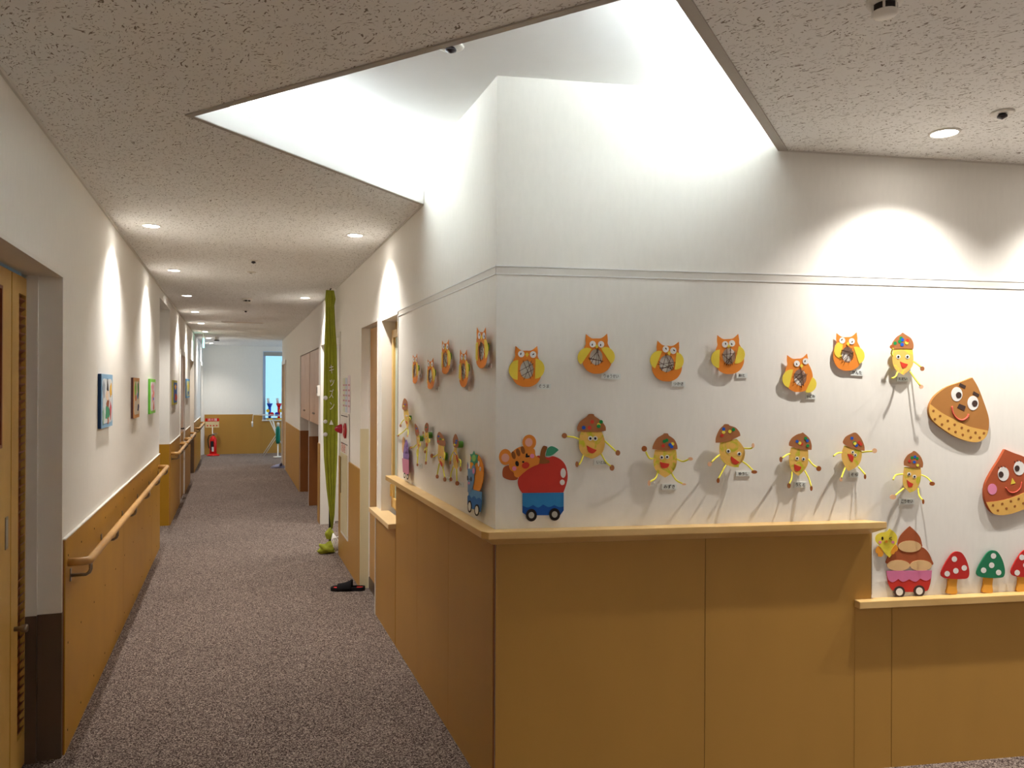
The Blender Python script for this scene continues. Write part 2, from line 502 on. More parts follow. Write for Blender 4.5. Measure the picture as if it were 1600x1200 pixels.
# end wall with window opening
WN0, WN1 = wp(FN, 411.5, 600)[0], 2.2
b = MB()
for u0, u1, v0, v1 in ((-1.6, WN0, 0, 2.6), (WN0, WN1, 0, .77), (WN0, WN1, 2.36, 2.6), (WN1, 3.8, 0, 2.6)): b.box(u0, u1, v0, v1, -T, 0, FN)
structure(b.build('wall_end', M['wall']))
# the room behind the camera
g = C0 + FE * 5.2
Frt = Fr(g, Vector((FE.y, -FE.x, 0)))
b = MB(); b.box(-.2, 8.5, 0, 2.6, -T, 0, Frt); structure(b.build('wall_far_right', M['wall']))
b = MB(); b.box(-3.5, 8, 0, 2.6, -.1, 0, Fr((7, -3.9, 0), (-1, 0, 0))); b.box(8, 12, 0, 2.6, -.1, 0, Fr((7, -3.9, 0), (-1, 0, 0))); structure(b.build('wall_back', M['wall']))
b = MB(); b.box(-7, -5, 0, 2.6, -T, 0, FL); structure(b.build('wall_left_near', M['wall']))

# picture rail groove along the display wall and to the window
for i, (fr, u0, u1) in enumerate(((FF, -.004, 5.2), (FR, R(4.56), .004))):
    b = MB()
    b.box(u0, u1, 1.966, 1.992, .0, .0012, fr)
    structure(b.build('trim_%d' % (3 + i), M['trim']))
    b = MB(); b.box(u0, u1, 1.992, 1.996, .0, .003, fr); b.box(u0, u1, 1.962, 1.966, 0, .003, fr)
    structure(b.build('trim_%d' % (5 + i), M['well']))
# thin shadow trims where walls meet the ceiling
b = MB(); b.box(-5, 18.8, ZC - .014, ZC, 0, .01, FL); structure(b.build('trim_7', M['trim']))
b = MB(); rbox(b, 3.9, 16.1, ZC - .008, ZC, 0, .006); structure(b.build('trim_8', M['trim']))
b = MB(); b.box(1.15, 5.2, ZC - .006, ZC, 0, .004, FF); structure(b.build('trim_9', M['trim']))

# ------------------------------------------------------------------ wainscot


def wains(name, fr, cuts, v0, v1, th, m, cap=None, gap=.0025):
    """one board per cut, hair joints between them"""
    b = MB()
    for a, c in zip(cuts, cuts[1:]): b.box(a + gap / 2, c - gap / 2, v0, v1, 0, th, fr)
    b.box(cuts[0] + .001, cuts[-1] - .001, v0, v1 - .002, 0, th - .004, fr, 1)
    o = b.build(name, [m, M['kneebrown']]); structure(o)
    if cap:
        b = MB(); b.box(cuts[0], cuts[-1], v1, v1 + .006, 0, th + .002, fr); structure(b.build(cap, M['white']))
    return o


uj = wp(FF, 1100, 900)[0]; ue = wp(FF, 1362, 900, .012)[0]; ul = wp(FF, 1337, 1000, .02)[0]; uj2 = wp(FF, 1395, 1000, .02)[0]
wains('trim_10', FF, [.0, uj, ue], 0, .985, .012, M['panel'])
b = MB(); b.box(ue, ue + .004, .705, .985, 0, .0125, FF); structure(b.build('trim_11', M['white']))
wains('trim_12', FF, [ul, uj2, uj2 + .82, uj2 + 1.64, 5.19], 0, .66, .0135, M['panel'])
wains('trim_13', FR, [R(4.53), R(3.965), R(3.34), .0], 0, .985, .012, M['panel'])
wains('trim_14', FR, [R(5.205), R(4.54)], 0, .69, .012, M['panel'])
b = MB(); rbox(b, 5.205, 5.225, 0, .69, 0, .016); structure(b.build('trim_15', M['white']))
wains('trim_16', FL, [3.64, 5.45, 7.26, 8.03], 0, .895, .01, M['panel_l'], 'trim_17')
b = MB(); b.box(0, .9, .0, .90, 0, .01, Fr(FL.p(9.295, 0, -.9), FL.ez)); structure(b.build('trim_18', M['panel_l']))
wains('trim_19', FL, [9.3, 11.0], 0, .9, .01, M['panel_l'], 'trim_20')
wains('trim_21', FL, [12.0, 13.53], 0, .9, .01, M['panel_l'], 'trim_22')
wains('trim_23', FL, [14.85, 17.6], 0, .9, .01, M['panel_l'], 'trim_24')
wains('trim_25', FR, [R(7.2), R(5.94)], 0, .91, .01, M['panel'])
wains('trim_26', FR, [R(9.085), R(8.86)], 0, .9, .01, M['panel'])
wains('trim_27', FR, [R(14.93), R(13.3), R(11.71)], 0, .9, .01, M['panel'])
wains('trim_28', FN, [-.62, .6, WN0 - .02, 3.7], 0, .765, .01, M['panel'])
b = MB(); b.box(-.62, WN0 - .02, .765, .91, 0, .01, FN); structure(b.build('trim_29', M['panel']))
# screw caps on the near left board
b = MB()
for s in (3.7, 4.0, 4.35, 4.7, 5.1, 5.5, 5.95, 6.5, 7.1, 7.7):
    for v in (.82, .45, .08): b.box(s - .004, s + .004, v - .004, v + .004, .01, .0112, FL)
structure(b.build('trim_30', M['dark']))

# ------------------------------------------------------------------ shelf caps
OV = .062
corner_out = FF.ez * OV + FR.ez * OV


def shelf_profile(name, path_in, path_out, zt, parent, m):
    """moulded shelf: square edge above, chamfer below"""
    b = MB(); n = len(path_in)
    secs = []
    for pi, po in zip(path_in, path_out):
        d = po - pi
        secs.append([pi + UP * zt, pi + d * 1.0 + UP * zt, pi + d * 1.0 + UP * (zt - .026), pi + d * .25 + UP * (zt - .055), pi + UP * (zt - .055)])
    for s, t in zip(secs, secs[1:]):
        for k in range(5):
            b.poly([s[k], s[(k + 1) % 5], t[(k + 1) % 5], t[k]])
    b.poly(secs[0]); b.poly(secs[-1])
    return b.build(name, m, parent, bevel=.002)


kc = corner_out * (1 / (1 + FF.ez.dot(FR.ez)))    # mitre of the two faces
sc_root = empty('display_shelf', Matrix.Translation(C0), 'long ash wood shelf wrapping the wall corner above the honey panelling', 'shelf')
uE = wp(FF, 1386, 822, OV)[0]; sE = R(wp(FR, 607, 745, OV)[0])
ch = .03
pin = [FR.p(R(4.60), 0, 0), C0.copy(), C0.copy(), FF.p(uE - .06, 0, 0)]
pout = [FR.p(R(4.60), 0, OV), C0 + kc - FR.ex * ch * 1.0, C0 + kc + FF.ex * ch * .6, FF.p(uE, 0, OV)]
inv = sc_root.matrix_world.inverted()
o = shelf_profile('board', [inv @ p for p in pin], [inv @ p for p in pout], 1.008, sc_root, M['shelf'])
lg = MB(); lg.box(ul - .003, 5.18, .660, .690, .014, .050, FF); lg.box(ue + .006, 5.18, .683, .690, 0, .014, FF); lg.box(ue + .006, 5.18, .66, .683, 0, .014, FF)
tag(lg.build('wall_ledge', M['shelf'], bevel=.003), 'low pale wood ledge running under the toadstool cutouts at right', 'ledge')
b = MB(); rbox(b, 4.545, 5.245, .693, .723, -.05, .055)
tag(b.build('window_sill', M['shelf2'], bevel=.003), 'short pale wood sill below the narrow service window beside the corner', 'sill')

# ------------------------------------------------------------------ left closet: jamb, kick plate, doors
b = MB()
b.box(3.615, 3.632, .60, 2.0, -.125, .002, FL); b.box(3.60, 3.617, .60, 2.0, -.125, -.085, FL)
b.box(1.2, 3.617, 1.985, 2.0, -.13, .002, FL)
structure(b.build('trim_31', M['white']))
b = MB(); b.box(3.612, 3.634, .0, .60, -.125, .003, FL); b.box(3.597, 3.613, .0, .60, -.125, -.085, FL); structure(b.build('trim_32', M['kick']))
Wd = -.125


def closet_door(s0, s1, lab, louver, knob, glass=None):
    r = empty('closet_door', FL.m(s0, 0, Wd), lab, 'door', 'closet doors')
    w = s1 - s0
    if louver:
        a, c = louver
        b = MB(); b.box(0, a, .01, 1.97, -.035, 0); b.box(c, w, .01, 1.97, -.035, 0); b.box(a, c, .01, .14, -.035, 0); b.box(a, c, 1.90, 1.97, -.035, 0)
        b.build('leaf', M['door'], r)
        b = MB()
        for k in range(52):
            z = .15 + k * (1.75 / 52)
            b.hexa([(a, z, -.016), (c, z, -.016), (c, z + .005, -.016), (a, z + .005, -.016), (a, z + .012, -.001), (c, z + .012, -.001), (c, z + .017, -.001), (a, z + .017, -.001)])
        b.box(a, c, .14, 1.9, -.020, -.016)
        b.build('louver', M['door_dark'], r)
    elif glass:
        a, c, z0, z1 = glass
        b = MB(); b.box(0, a, .01, 1.97, -.035, 0); b.box(c, w, .01, 1.97, -.035, 0); b.box(a, c, .01, z0, -.035, 0); b.box(a, c, z1, 1.97, -.035, 0)
        b.build('leaf', M['door'], r)
        b = MB(); b.box(a, c, z0, z1, -.03, -.02); b.build('glass_panel', M['dark'], r)
        b = MB()
        for q in ((a, a + .012, z0, z1), (c - .012, c, z0, z1), (a, c, z0, z0 + .012), (a, c, z1 - .012, z1)): b.box(q[0], q[1], q[2], q[3], -.02, .003)
        b.build('glass_frame', M['door_dark'], r)
    else:
        b = MB(); b.box(0, w, .01, 1.97, -.035, 0); b.build('leaf', M['door'], r)
    if knob == 'knob':
        b = MB(); b.lathe([(.001, 0), (.009, 0), (.009, .02), (.014, .024), (.016, .04), (.013, .046), (.001, .046)], 24)
        o = b.build('knob', M['steel'], r); o.location = (.045 if louver else w - .05, .60, .001)
    elif knob == 'pull':
        b = MB(); b.box(w - .075, w - .04, .93, 1.05, 0, .0025); b.box(w - .07, w - .045, .94, 1.04, .0025, .003, mi=1); b.build('recessed_pull', [M['steel'], M['grey']], r)
    return r


closet_door(3.385, 3.612, 'narrow maple closet door with brown louvres and a steel knob', (.10, .205), 'knob')
closet_door(2.55, 3.375, 'maple closet door with dark glass panel at the left edge', None, 'pull', (.2, .70, 1.31, 1.9))
closet_door(1.25, 2.54, 'wide maple closet door nearest the camera, out at the left', None, None)
b = MB(); b.box(3.612, 3.634, .0, .0, 0, 0, FL) if False else None

# far closet jamb like the near one
b = MB(); b.box(14.83, 14.852, .60, 2.0, -.125, .002, FL); b.box(13.53, 14.83, 1.985, 2.0, -.13, .002, FL); structure(b.build('trim_33', M['white']))
b = MB(); b.box(14.828, 14.854, 0, .60, -.125, .003, FL); structure(b.build('trim_34', M['kick']))
b = MB(); b.box(13.5, 14.83, 0, 1.98, -.16, -.125, FL); structure(b.build('door_1', M['door']))


def flush_door(name, fr, u0, u1, h, dep, m, lever_u=None, kick=None):
    b = MB(); b.box(u0, u1, .008, h, dep - .035, dep, fr); o = structure(b.build(name, m))
    return o


# door with the black lever on the left wall
flush_door('door_2', FL, 11.03, 11.97, 1.97, -.012, M['cab'])
b = MB(); b.box(11.03, 11.97, .01, .9, -.012, -.006, FL); structure(b.build('trim_35', M['panel_l']))
b = MB()
for q in ((10.97, 11.03, 0, 2.03), (11.97, 12.03, .0, 2.03), (10.97, 12.03, 1.97, 2.03)): b.box(q[0], q[1], q[2], q[3], -.05, .012, FL)
structure(b.build('trim_36', M['white']))
r = empty('door_lever', FL.m(11.12, .98, -.006), 'small black lever handle on the pinkish door of the left wall', 'handle')
b = MB(); b.lathe([(.001, 0), (.025, 0), (.025, .008), (.008, .010), (.008, .05), (.001, .05)], 16); b.build('rose', M['black'], r)
b = MB(); b.tube([(0, 0, .045), (.11, 0, .045)], .009); b.build('grip', M['black'], r)
# white open door frame at the end of the left wall
b = MB()
for q in ((17.6, 17.68, 0, 2.08), (18.66, 18.74, 0, 2.08), (17.6, 18.74, 2.0, 2.08)): b.box(q[0], q[1], q[2], q[3], -.16, .015, FL)
structure(b.build('trim_37', M['white']))
flush_door('door_3', FL, 17.68, 18.66, 2.0, -.06, M['white'])

# ------------------------------------------------------------------ right side: service window, door, doorway
b = MB()
for q in ((4.535, 4.545, .72, 1.985), (5.062, 5.069, .72, 1.985)): rbox(b, q[0], q[1], q[2], q[3], -.12, .004)
rbox(b, 4.535, 5.075, 1.975, 1.99, -.12, .006)
structure(b.build('trim_38', M['white']))
wdo = empty('service_window', FR.m(R(5.065), .724, -.052), 'wood framed frosted sliding window in the right corridor wall', 'window')
b = MB(); ww, wh = .515, 1.25
for q in ((0, .035, 0, wh), (ww - .03, ww, 0, wh), (0, ww, 0, .03), (0, ww, wh - .06, wh)): b.box(q[0], q[1], q[2], q[3], -.07, -.035)
b.build('frame', M['sash'], wdo)
b = MB()
for q in ((.035, .08, .03, wh - .06), (ww - .07, ww - .03, .03, wh - .06), (.035, ww - .03, .03, .09), (.035, ww - .03, wh - .11, wh - .06)): b.box(q[0], q[1], q[2], q[3], -.035, -.005)
sash = b.build('sash', M['sash'], wdo)
b = MB(); b.box(.08, ww - .07, .09, wh - .11, -.026, -.020); b.build('glass', M['frost'], sash)
b = MB(); b.box(.045, .06, .10, .18, -.005, .006); b.build('latch', M['sash'], sash)

b = MB()
rbox(b, 5.922, 5.929, .0, 2.0, -.12, .004); rbox(b, 5.23, 5.93, 1.99, 2.005, -.12, .004); rbox(b, 5.225, 5.23, 0, 2.0, -.12, .004)
rbox(b, 5.90, 5.922, 0, 1.99, -.12, -.055)
structure(b.build('trim_39', M['white']))
b = MB(); rbox(b, 5.918, 5.945, 0, 1.22, -.058, .008); structure(b.build('trim_40', M['cream']))
b = MB(); rbox(b, 5.235, 5.90, .09, 1.985, -.095, -.062); structure(b.build('door_4', M['door_r']))
b = MB(); rbox(b, 5.235, 5.90, .0, .09, -.095, -.056); structure(b.build('trim_41', M['kick']))

# doorway with the banner: bright room behind
b = MB()
rbox(b, 8.83, 8.855, 0, 2.02, -.16, .004); rbox(b, 7.21, 8.85, 2.005, 2.02, -.16, .004); rbox(b, 7.205, 7.225, 0, 2.02, -.16, .004)
structure(b.build('trim_42', M['white']))
b = MB(); rbox(b, 7.16, 7.215, 0, 2.05, 0, .006); structure(b.build('trim_43', M['trim']))
# cabinets over two open bays
b = MB()
for s in (10.28, 11.69): rbox(b, s, s + .03, .0, 1.1, -.5, .002)
structure(b.build('trim_44', M['white']))
b = MB(); rbox(b, 9.07, 9.09, 0, 2.0, -.5, -.15); rbox(b, 11.72, 11.74, 0, 2.0, -.5, -T); rbox(b, 9.05, 11.75, 0, 2.6, -.52, -.5); rbox(b, 9.09, 11.72, 2.0, 2.02, -.5, -.15)
structure(b.build('wall_cabinet_bay', M['wall']))
b = MB()
for s in (10.277, 11.687): rbox(b, s - .002, s + .001, 0, .9, -.48, .0)
rbox(b, 9.1, 11.69, 0, .9, -.5, -.495)
structure(b.build('trim_45', M['kneebrown']))
for s0, s1, lab in ((9.11, 10.27, 'pinkish wood wall cabinet over an open bay, nearer the green banner'), (10.32, 11.68, 'pinkish wood wall cabinet over an open bay, the farther one')):
    r = empty('wall_cabinet', FR.m(R(s1), 1.1, -.4), lab, 'cabinet', 'cabinets in the right wall'); w = s1 - s0
    b = MB(); b.box(0, w, 0, .89, 0, .37); b.build('body', M['white'], r)
    for k in range(2):
        b = MB(); b.box(k * w / 2 + .003, (k + 1) * w / 2 - .003, .0, .89, .372, .392); dd = b.build('door', M['cab'], r)
        b = MB(); b.lathe([(.001, 0), (.010, 0), (.012, .015), (.001, .02)], 12); kn = b.build('knob', M['steel'], dd); kn.location = (w / 2 + (-.05 if k == 0 else .05), .12, .392)
# far right door
b = MB()
rbox(b, 14.95, 15.02, 0, 2.05, -.16, .015); rbox(b, 16.05, 16.12, 0, 2.05, -.16, .015); rbox(b, 14.95, 16.12, 1.98, 2.05, -.16, .015)
structure(b.build('trim_46', M['white']))
b = MB(); rbox(b, 15.02, 16.05, 0, 1.98, -.06, -.02); structure(b.build('door_5', M['door_r']))

# ------------------------------------------------------------------ end window
b = MB()
for q in ((WN0, WN0 + .05, .77, 2.36), (WN1 - .05, WN1, .77, 2.36), (WN0, WN1, .77, .82), (WN0, WN1, 2.30, 2.36), ((WN0 + WN1) / 2 - .02, (WN0 + WN1) / 2 + .02, .8, 2.3)): b.box(q[0], q[1], q[2], q[3], -.12, -.07, FN)
b.box(WN0 - .01, WN0, .77, 2.36, -T, .008, FN); b.box(WN0 - .01, WN1, 2.36, 2.375, -T, .008, FN)
structure(b.build('window_1', mat('pale_blue_frame', (186, 204, 226), .4, var=.01)))
b = MB(); b.box(WN0 - .03, WN1 + .03, .75, .78, -.12, .03, FN); structure(b.build('trim_47', M['white']))
gm = D.materials.new('window_glass'); gm.use_nodes = True; nt, N_, L_ = nodes(gm)
tr = N_.new('ShaderNodeBsdfTransparent'); tr.inputs[0].default_value = (.85, .95, 1, 1); mx = N_.new('ShaderNodeMixShader'); mx.inputs[0].default_value = .08
L_.new(tr.outputs[0], mx.inputs[1]); L_.new(N_['Principled BSDF'].outputs[0], mx.inputs[2]); L_.new(mx.outputs[0], N_['Material Output'].inputs[0])
N_['Principled BSDF'].inputs['Roughness'].default_value = .1
b = MB(); b.box(WN0 + .05, WN1 - .05, .82, 2.3, -.1, -.096, FN); structure(b.build('window_2', gm))
b = MB(); b.box(WN0 + .005, WN1, 2.27, 2.36, -.06, -.01, FN); tag(b.build('roller_blind', M['grey']), 'grey rolled blind at the top of the bright end window', 'blind')

# ------------------------------------------------------------------ handrails


def handrail(s0, s1, nb, lab, z=.79, off=.078):
    r = empty('handrail', FL.m(s0, z, .01), lab, 'handrail', 'handrails of the left wall')
    w = s1 - s0; rd = .0175
    path = [(0, 0, 0), (0, 0, off - .03), (.004, 0, off - .012), (.014, 0, off - .002), (.03, 0, off), (w - .03, 0, off), (w - .014, 0, off - .002), (w - .004, 0, off - .012), (w, 0, off - .03), (w, 0, 0)]
    b = MB(); b.tube(path, rd, 14); b.build('rail', M['rail'], r)
    for k in range(nb):
        x = .045 + (w - .09) * k / max(1, nb - 1)
        b = MB()
        b.tube([(x, -.012, off), (x, -.045, off), (x, -.057, off - .005), (x, -.066, off - .018), (x, -.066, .004)], .0078, 8)
        b.hexa([(x - .012, -.09, 0), (x + .012, -.09, 0), (x + .012, -.035, 0), (x - .012, -.035, 0), (x - .012, -.09, .004), (x + .012, -.09, .004), (x + .012, -.035, .004), (x - .012, -.035, .004)])
        b.build('bracket', M['steel'], r)
    return r


handrail(3.70, 7.85, 6, 'longest round oak handrail on the amber panelling, nearest the camera')
handrail(9.38, 10.9, 3, 'short oak handrail just beyond the deep niche')
handrail(11.12, 11.85, 2, 'shortest oak handrail, across the door of the left wall')
handrail(12.08, 13.45, 3, 'oak handrail between the pinkish door and the far closet')
handrail(14.95, 17.4, 4, 'farthest oak handrail, leading towards the fire extinguisher')

# ------------------------------------------------------------------ ceiling things
M['lampface'] = mat('lamp_face', (255, 250, 240), .5, var=0, emit=LAMP_FACE, ecol=(1, .95, .88, 1))
M['ring'] = mat('lamp_ring', (225, 220, 212), .4, var=.01)


def downlight(p, lab, group, w=LAMP_W, spot=True, rad=.046, ang=122, col=None):
    r = empty('downlight', Matrix.Translation((p.x, p.y, ZC)), lab, 'ceiling light', group)
    b = MB(); b.lathe([(rad, 0), (rad + .008, 0), (rad + .008, -.003), (rad + .002, -.006), (rad - .001, -.006), (rad, 0)], 36)
    b.build('ring', M['ring'], r)
    b = MB(); b.lathe([(.0005, -.0015), (rad, -.0015), (rad, -.003), (.0005, -.003)], 36); b.build('diffuser', M['lampface'], r)
    if spot:
        ld = D.lights.new('spot', 'SPOT'); ld.energy = w; ld.color = col or LAMP_COL; ld.spot_size = math.radians(ang); ld.spot_blend = 1.0; ld.shadow_soft_size = .018
        lo = link(D.objects.new('beam', ld), r); lo.location = (0, 0, -.02)
    return r


ords = ['nearest', 'second', 'third', 'fourth', 'fifth', 'sixth', 'seventh', 'farthest']
for k in range(8):
    downlight(pt(.462, 5.0 + 1.84 * k), '%s ceiling downlight of the long row beside the left wall' % ords[k], 'downlights along the left wall')
downlight(pt(-.71, 4.845), 'round ceiling downlight near the right wall above the service window', 'downlights along the right wall')
downlight(pt(-.71, 8.42), 'round ceiling downlight near the right wall beyond the banner', 'downlights along the right wall')
for k, u in enumerate((1.629, 2.50, 3.37, 4.24)):
    q = FF.p(u, 0, .30)
    downlight(q, ['bright ceiling downlight close to the display wall at upper right', 'downlight close to the display wall, just outside the picture', 'downlight close to the display wall, farther right', 'downlight close to the display wall, near its far end'][k], 'downlights over the display wall', w=LAMP_W * 1.15)
for k, (x, y) in enumerate(((-.9, -.6), (.9, -1.4), (2.6, -.4), (3.6, -2.2), (.2, -3.0))):  # added lamps out of view, cool fill for ceiling and display wall
    downlight(Vector((x, y)), 'added unseen fill lamp behind the camera, spot %s' % ['left', 'middle', 'right', 'far right', 'rear'][k], 'added fill lamps behind the camera', w=LAMP_W * 2.3, col=REAR_FILL_COL, ang=150)
for k, q in enumerate((pt(-1.9, 8.0), pt(-2.2, 6.9))):
    downlight(q, ['downlight inside the side room behind the banner', 'inner downlight inside the side room near its end wall'][k], 'side room lights', w=LAMP_W * 1.3, ang=150)


def detector(p, z, lab, r0=.05, big=True):
    r = empty('smoke_detector', Matrix.Translation((p.x, p.y, z)), lab, 'smoke detector')
    b = MB(); b.lathe([(.001, 0), (r0, 0), (r0, -.012), (r0 * .9, -.018), (.001, -.018)], 32); b.build('base', M['white'], r)
    b = MB(); b.lathe([(r0 * .6, -.018), (r0 * .68, -.018), (r0 * .68, -.034), (r0 * .6, -.034)], 32); b.build('chamber', M['dark'], r)
    b = MB(); b.lathe([(.001, -.034), (r0 * .72, -.034), (r0 * .74, -.037), (r0 * .62, -.043), (.001, -.044)], 32); b.build('cap', M['white'], r)
    for k in range(6):
        a = k * PI / 3; c, s_ = math.cos(a), math.sin(a)
        b = MB(); b.tube([(c * r0 * .7, s_ * r0 * .7, -.016), (c * r0 * .7, s_ * r0 * .7, -.036)], .003, 6); b.build('rib', M['white'], r)
    return r


detector(Vector((.905, 1.872)), ZC, 'white round smoke detector on the ceiling at upper right', .042)
detector(pt(-.132, 8.75), ZC, 'white smoke detector on the corridor ceiling between the two lamp rows', .055)


def sprinkler(p, z, lab, k=1.0):
    r = empty('sprinkler_head', Matrix.Translation((p.x, p.y, z)), lab, 'sprinkler')
    b = MB(); b.lathe([(.012 * k, 0), (.036 * k, 0), (.038 * k, -.004), (.030 * k, -.007), (.012 * k, -.007)], 28); b.build('escutcheon', M['white'], r)
    b = MB(); b.lathe([(.001, 0), (.012 * k, 0), (.012 * k, -.010), (.016 * k, -.012), (.016 * k, -.018), (.008 * k, -.022), (.001, -.026)], 20); b.build('nozzle', mat('nozzle', (70, 64, 66), .3, .8) if 'nozzle' not in M else M['nozzle'], r)
    return r


M['nozzle'] = mat('nozzle_metal', (60, 56, 60), .3, .8)
sprinkler(Vector((1.6766, 2.633)), ZC, 'small sprinkler head on the ceiling beside the bright downlight')
sprinkler(Vector((-.214, 2.625)), ZW, 'sprinkler head inside the white ceiling recess at its left edge', 1.2)
sprinkler(pt(-.137, 6.1), ZC, 'nearest dark sprinkler head on the corridor ceiling')
sprinkler(pt(-.138, 10.1), ZC, 'sprinkler head on the corridor ceiling just before the air slot')
r = empty('ceiling_sensor', Matrix.Translation(pt(-.131, 6.72, ZC)), 'flat white sensor disc on the corridor ceiling', 'sensor')
b = MB(); b.lathe([(.001, 0), (.04, 0), (.04, -.006), (.001, -.010)], 28); b.build('disc', M['ring'], r)
b = MB(); b.lathe([(.001, -.009), (.012, -.009), (.010, -.014), (.001, -.015)], 16); b.build('lens', M['grey'], r)
r = empty('air_diffuser', Matrix.Translation(pt(-.13, 11.95, ZC)) @ Matrix.Rotation(math.atan2(-NN.y, -NN.x), 4, 'Z'), 'slotted air outlet across the corridor ceiling', 'vent')
b = MB()
for q in ((-.30, .30, -.05, -.035), (-.30, .30, .035, .05), (-.30, -.27, -.05, .05), (.27, .30, -.05, .05)): b.box(q[0], q[1], q[2], q[3], -.008, 0)
b.build('frame', M['ring'], r)
b = MB()
for k in range(3): b.box(-.27, .27, -.03 + k * .022, -.018 + k * .022, -.006, -.001)
b.build('slat', M['panel'], r)
r = empty('exit_sign', Matrix.Translation(pt(.50, 14.6, ZC)) @ Matrix.Rotation(math.atan2(CD.y, CD.x), 4, 'Z'), 'small green exit sign hanging edge-on near the corridor end', 'sign')
b = MB(); b.box(-.12, .12, -.006, .006, -.20, -.05) if False else b.hexa([(-.12, -.012, -.26), (.12, -.012, -.26), (.12, .012, -.26), (-.12, .012, -.26), (-.12, -.012, -.10), (.12, -.012, -.10), (.12, .012, -.10), (-.12, .012, -.10)])
b.build('box', mat('exit_green', (150, 235, 215), .4, emit=.8, ecol=(.35, .95, .8, 1)), r)
b = MB(); b.tube([(0, 0, 0), (0, 0, -.10)], .012); b.build('stem', M['white'], r)
r = empty('ceiling_camera', Matrix.Translation(pt(.30, 15.6, ZC)), 'small black and white camera under the far corridor ceiling', 'camera')
b = MB(); b.hexa([(-.03, -.04, -.06), (.03, -.04, -.06), (.03, .04, -.06), (-.03, .04, -.06), (-.03, -.04, 0), (.03, -.04, 0), (.03, .04, 0), (-.03, .04, 0)]); b.build('mount', M['white'], r)
b = MB(); b.hexa([(-.035, -.06, -.08), (.035, -.06, -.08), (.035, .03, -.08), (-.035, .03, -.08), (-.03, -.05, -.06), (.03, -.05, -.06), (.04, .03, -.06), (-.04, .03, -.06)]); b.build('housing', M['black'], r)

# ------------------------------------------------------------------ canvases on the left wall


def canvas(x0, x1, y0, y1, side, border, ground, blobs, lab, yc0=None):
    """x0..x1 seen face, y0/y1 top and bottom at x0"""
    u0, v1 = wp(FL, x0, y0, .018); u1, _ = wp(FL, x1, y0, .018); _, v0 = wp(FL, x0, y1, .018)
    w, h = u1 - u0, v1 - v0
    r = empty('canvas_picture', FL.m(u0, v0, .0), lab, 'picture', "children's paintings on the left wall")
    b = MB(); b.box(0, w, 0, h, .001, .016); b.build('stretcher', paper(side[0], side[1]), r)
    b = MB(); b.box(.0, w, .0, h, .016, .018); b.build('border', paper(border[0], border[1]), r)
    m_ = .035
    plate('painting', smooth([(m_, m_), (w * .5, m_ * .7), (w - m_, m_), (w - m_ * .8, h * .5), (w - m_, h - m_), (w * .5, h - m_ * .8), (m_, h - m_), (m_ * 1.2, h * .5)]), .018, .0192, paper(ground[0], ground[1]), r)
    for i, (cx, cy, rx, ry, rot, c, nm) in enumerate(blobs):
        pts = [(cx * w + (rx * w * math.cos(a) * (1 + .25 * math.sin(3 * a + i))) * math.cos(rot) - ry * h * math.sin(a) * math.sin(rot),
                cy * h + (ry * h * math.sin(a) * (1 + .2 * math.cos(4 * a + i * 2))) * math.cos(rot) + rx * w * math.cos(a) * math.sin(rot)) for a in [2 * PI * k / 18 for k in range(18)]]
        plate('daub', pts, .0192 + i * .0001, .0198 + i * .0001, paper(c, nm), r)
    return r


canvas(158.7, 176, 584, 670, ((36, 66, 110), 'canvas_navy'), ((140, 182, 214), 'canvas_blue'), ((214, 218, 220), 'canvas_pale'),
       [(.18, .72, .09, .15, .2, (150, 160, 176), 'grey_blue'), (.52, .42, .12, .12, .4, (150, 84, 52), 'rust'), (.5, .27, .2, .13, 0, (70, 150, 110), 'leaf'), (.5, .74, .07, .16, .1, (50, 46, 50), 'ink'),
        (.8, .7, .1, .13, 0, (226, 176, 66), 'amber'), (.48, .6, .13, .1, 0, (230, 206, 180), 'skin'), (.78, .3, .08, .16, 0, (200, 90, 100), 'rose'), (.14, .22, .07, .15, 0, (150, 190, 170), 'mint'), (.55, .12, .05, .07, 0, (190, 110, 80), 'rust2')],
       'largest canvas painting, nearest the camera, pale with navy side and blue border')
canvas(209, 218, 590, 654, ((74, 44, 40), 'canvas_maroon'), ((196, 140, 84), 'canvas_tan'), ((206, 192, 168), 'canvas_cream'),
       [(.25, .68, .14, .22, 0, (130, 176, 60), 'lime'), (.75, .7, .12, .22, .1, (66, 120, 60), 'moss'), (.3, .5, .1, .08, 0, (206, 90, 60), 'coral'), (.75, .25, .14, .08, .3, (40, 52, 84), 'navy'), (.65, .55, .08, .08, 0, (70, 110, 170), 'sky')],
       'tan bordered canvas painting with green plants, second along the left wall')
canvas(235, 243, 592, 647, ((96, 176, 60), 'canvas_green'), ((134, 206, 84), 'canvas_lime'), ((216, 206, 206), 'canvas_lilac'),
       [(.4, .75, .22, .12, 0, (214, 150, 160), 'pink'), (.5, .5, .2, .14, .3, (226, 140, 130), 'salmon'), (.55, .42, .1, .05, 0, (70, 90, 190), 'cobalt'), (.6, .2, .12, .14, 0, (196, 110, 90), 'brick')],
       'lime green bordered canvas painting with pink scribbles before the niche')
canvas(271, 277, 594, 633, ((150, 140, 66), 'canvas_olive'), ((170, 160, 70), 'canvas_mustard'), ((60, 96, 150), 'canvas_sea'),
       [(.5, .72, .25, .1, 0, (226, 160, 60), 'gold'), (.4, .5, .2, .12, 0, (36, 60, 140), 'deep_blue'), (.6, .3, .3, .15, 0, (190, 66, 40), 'scarlet')],
       'blue and red canvas painting with mustard edge just past the niche')
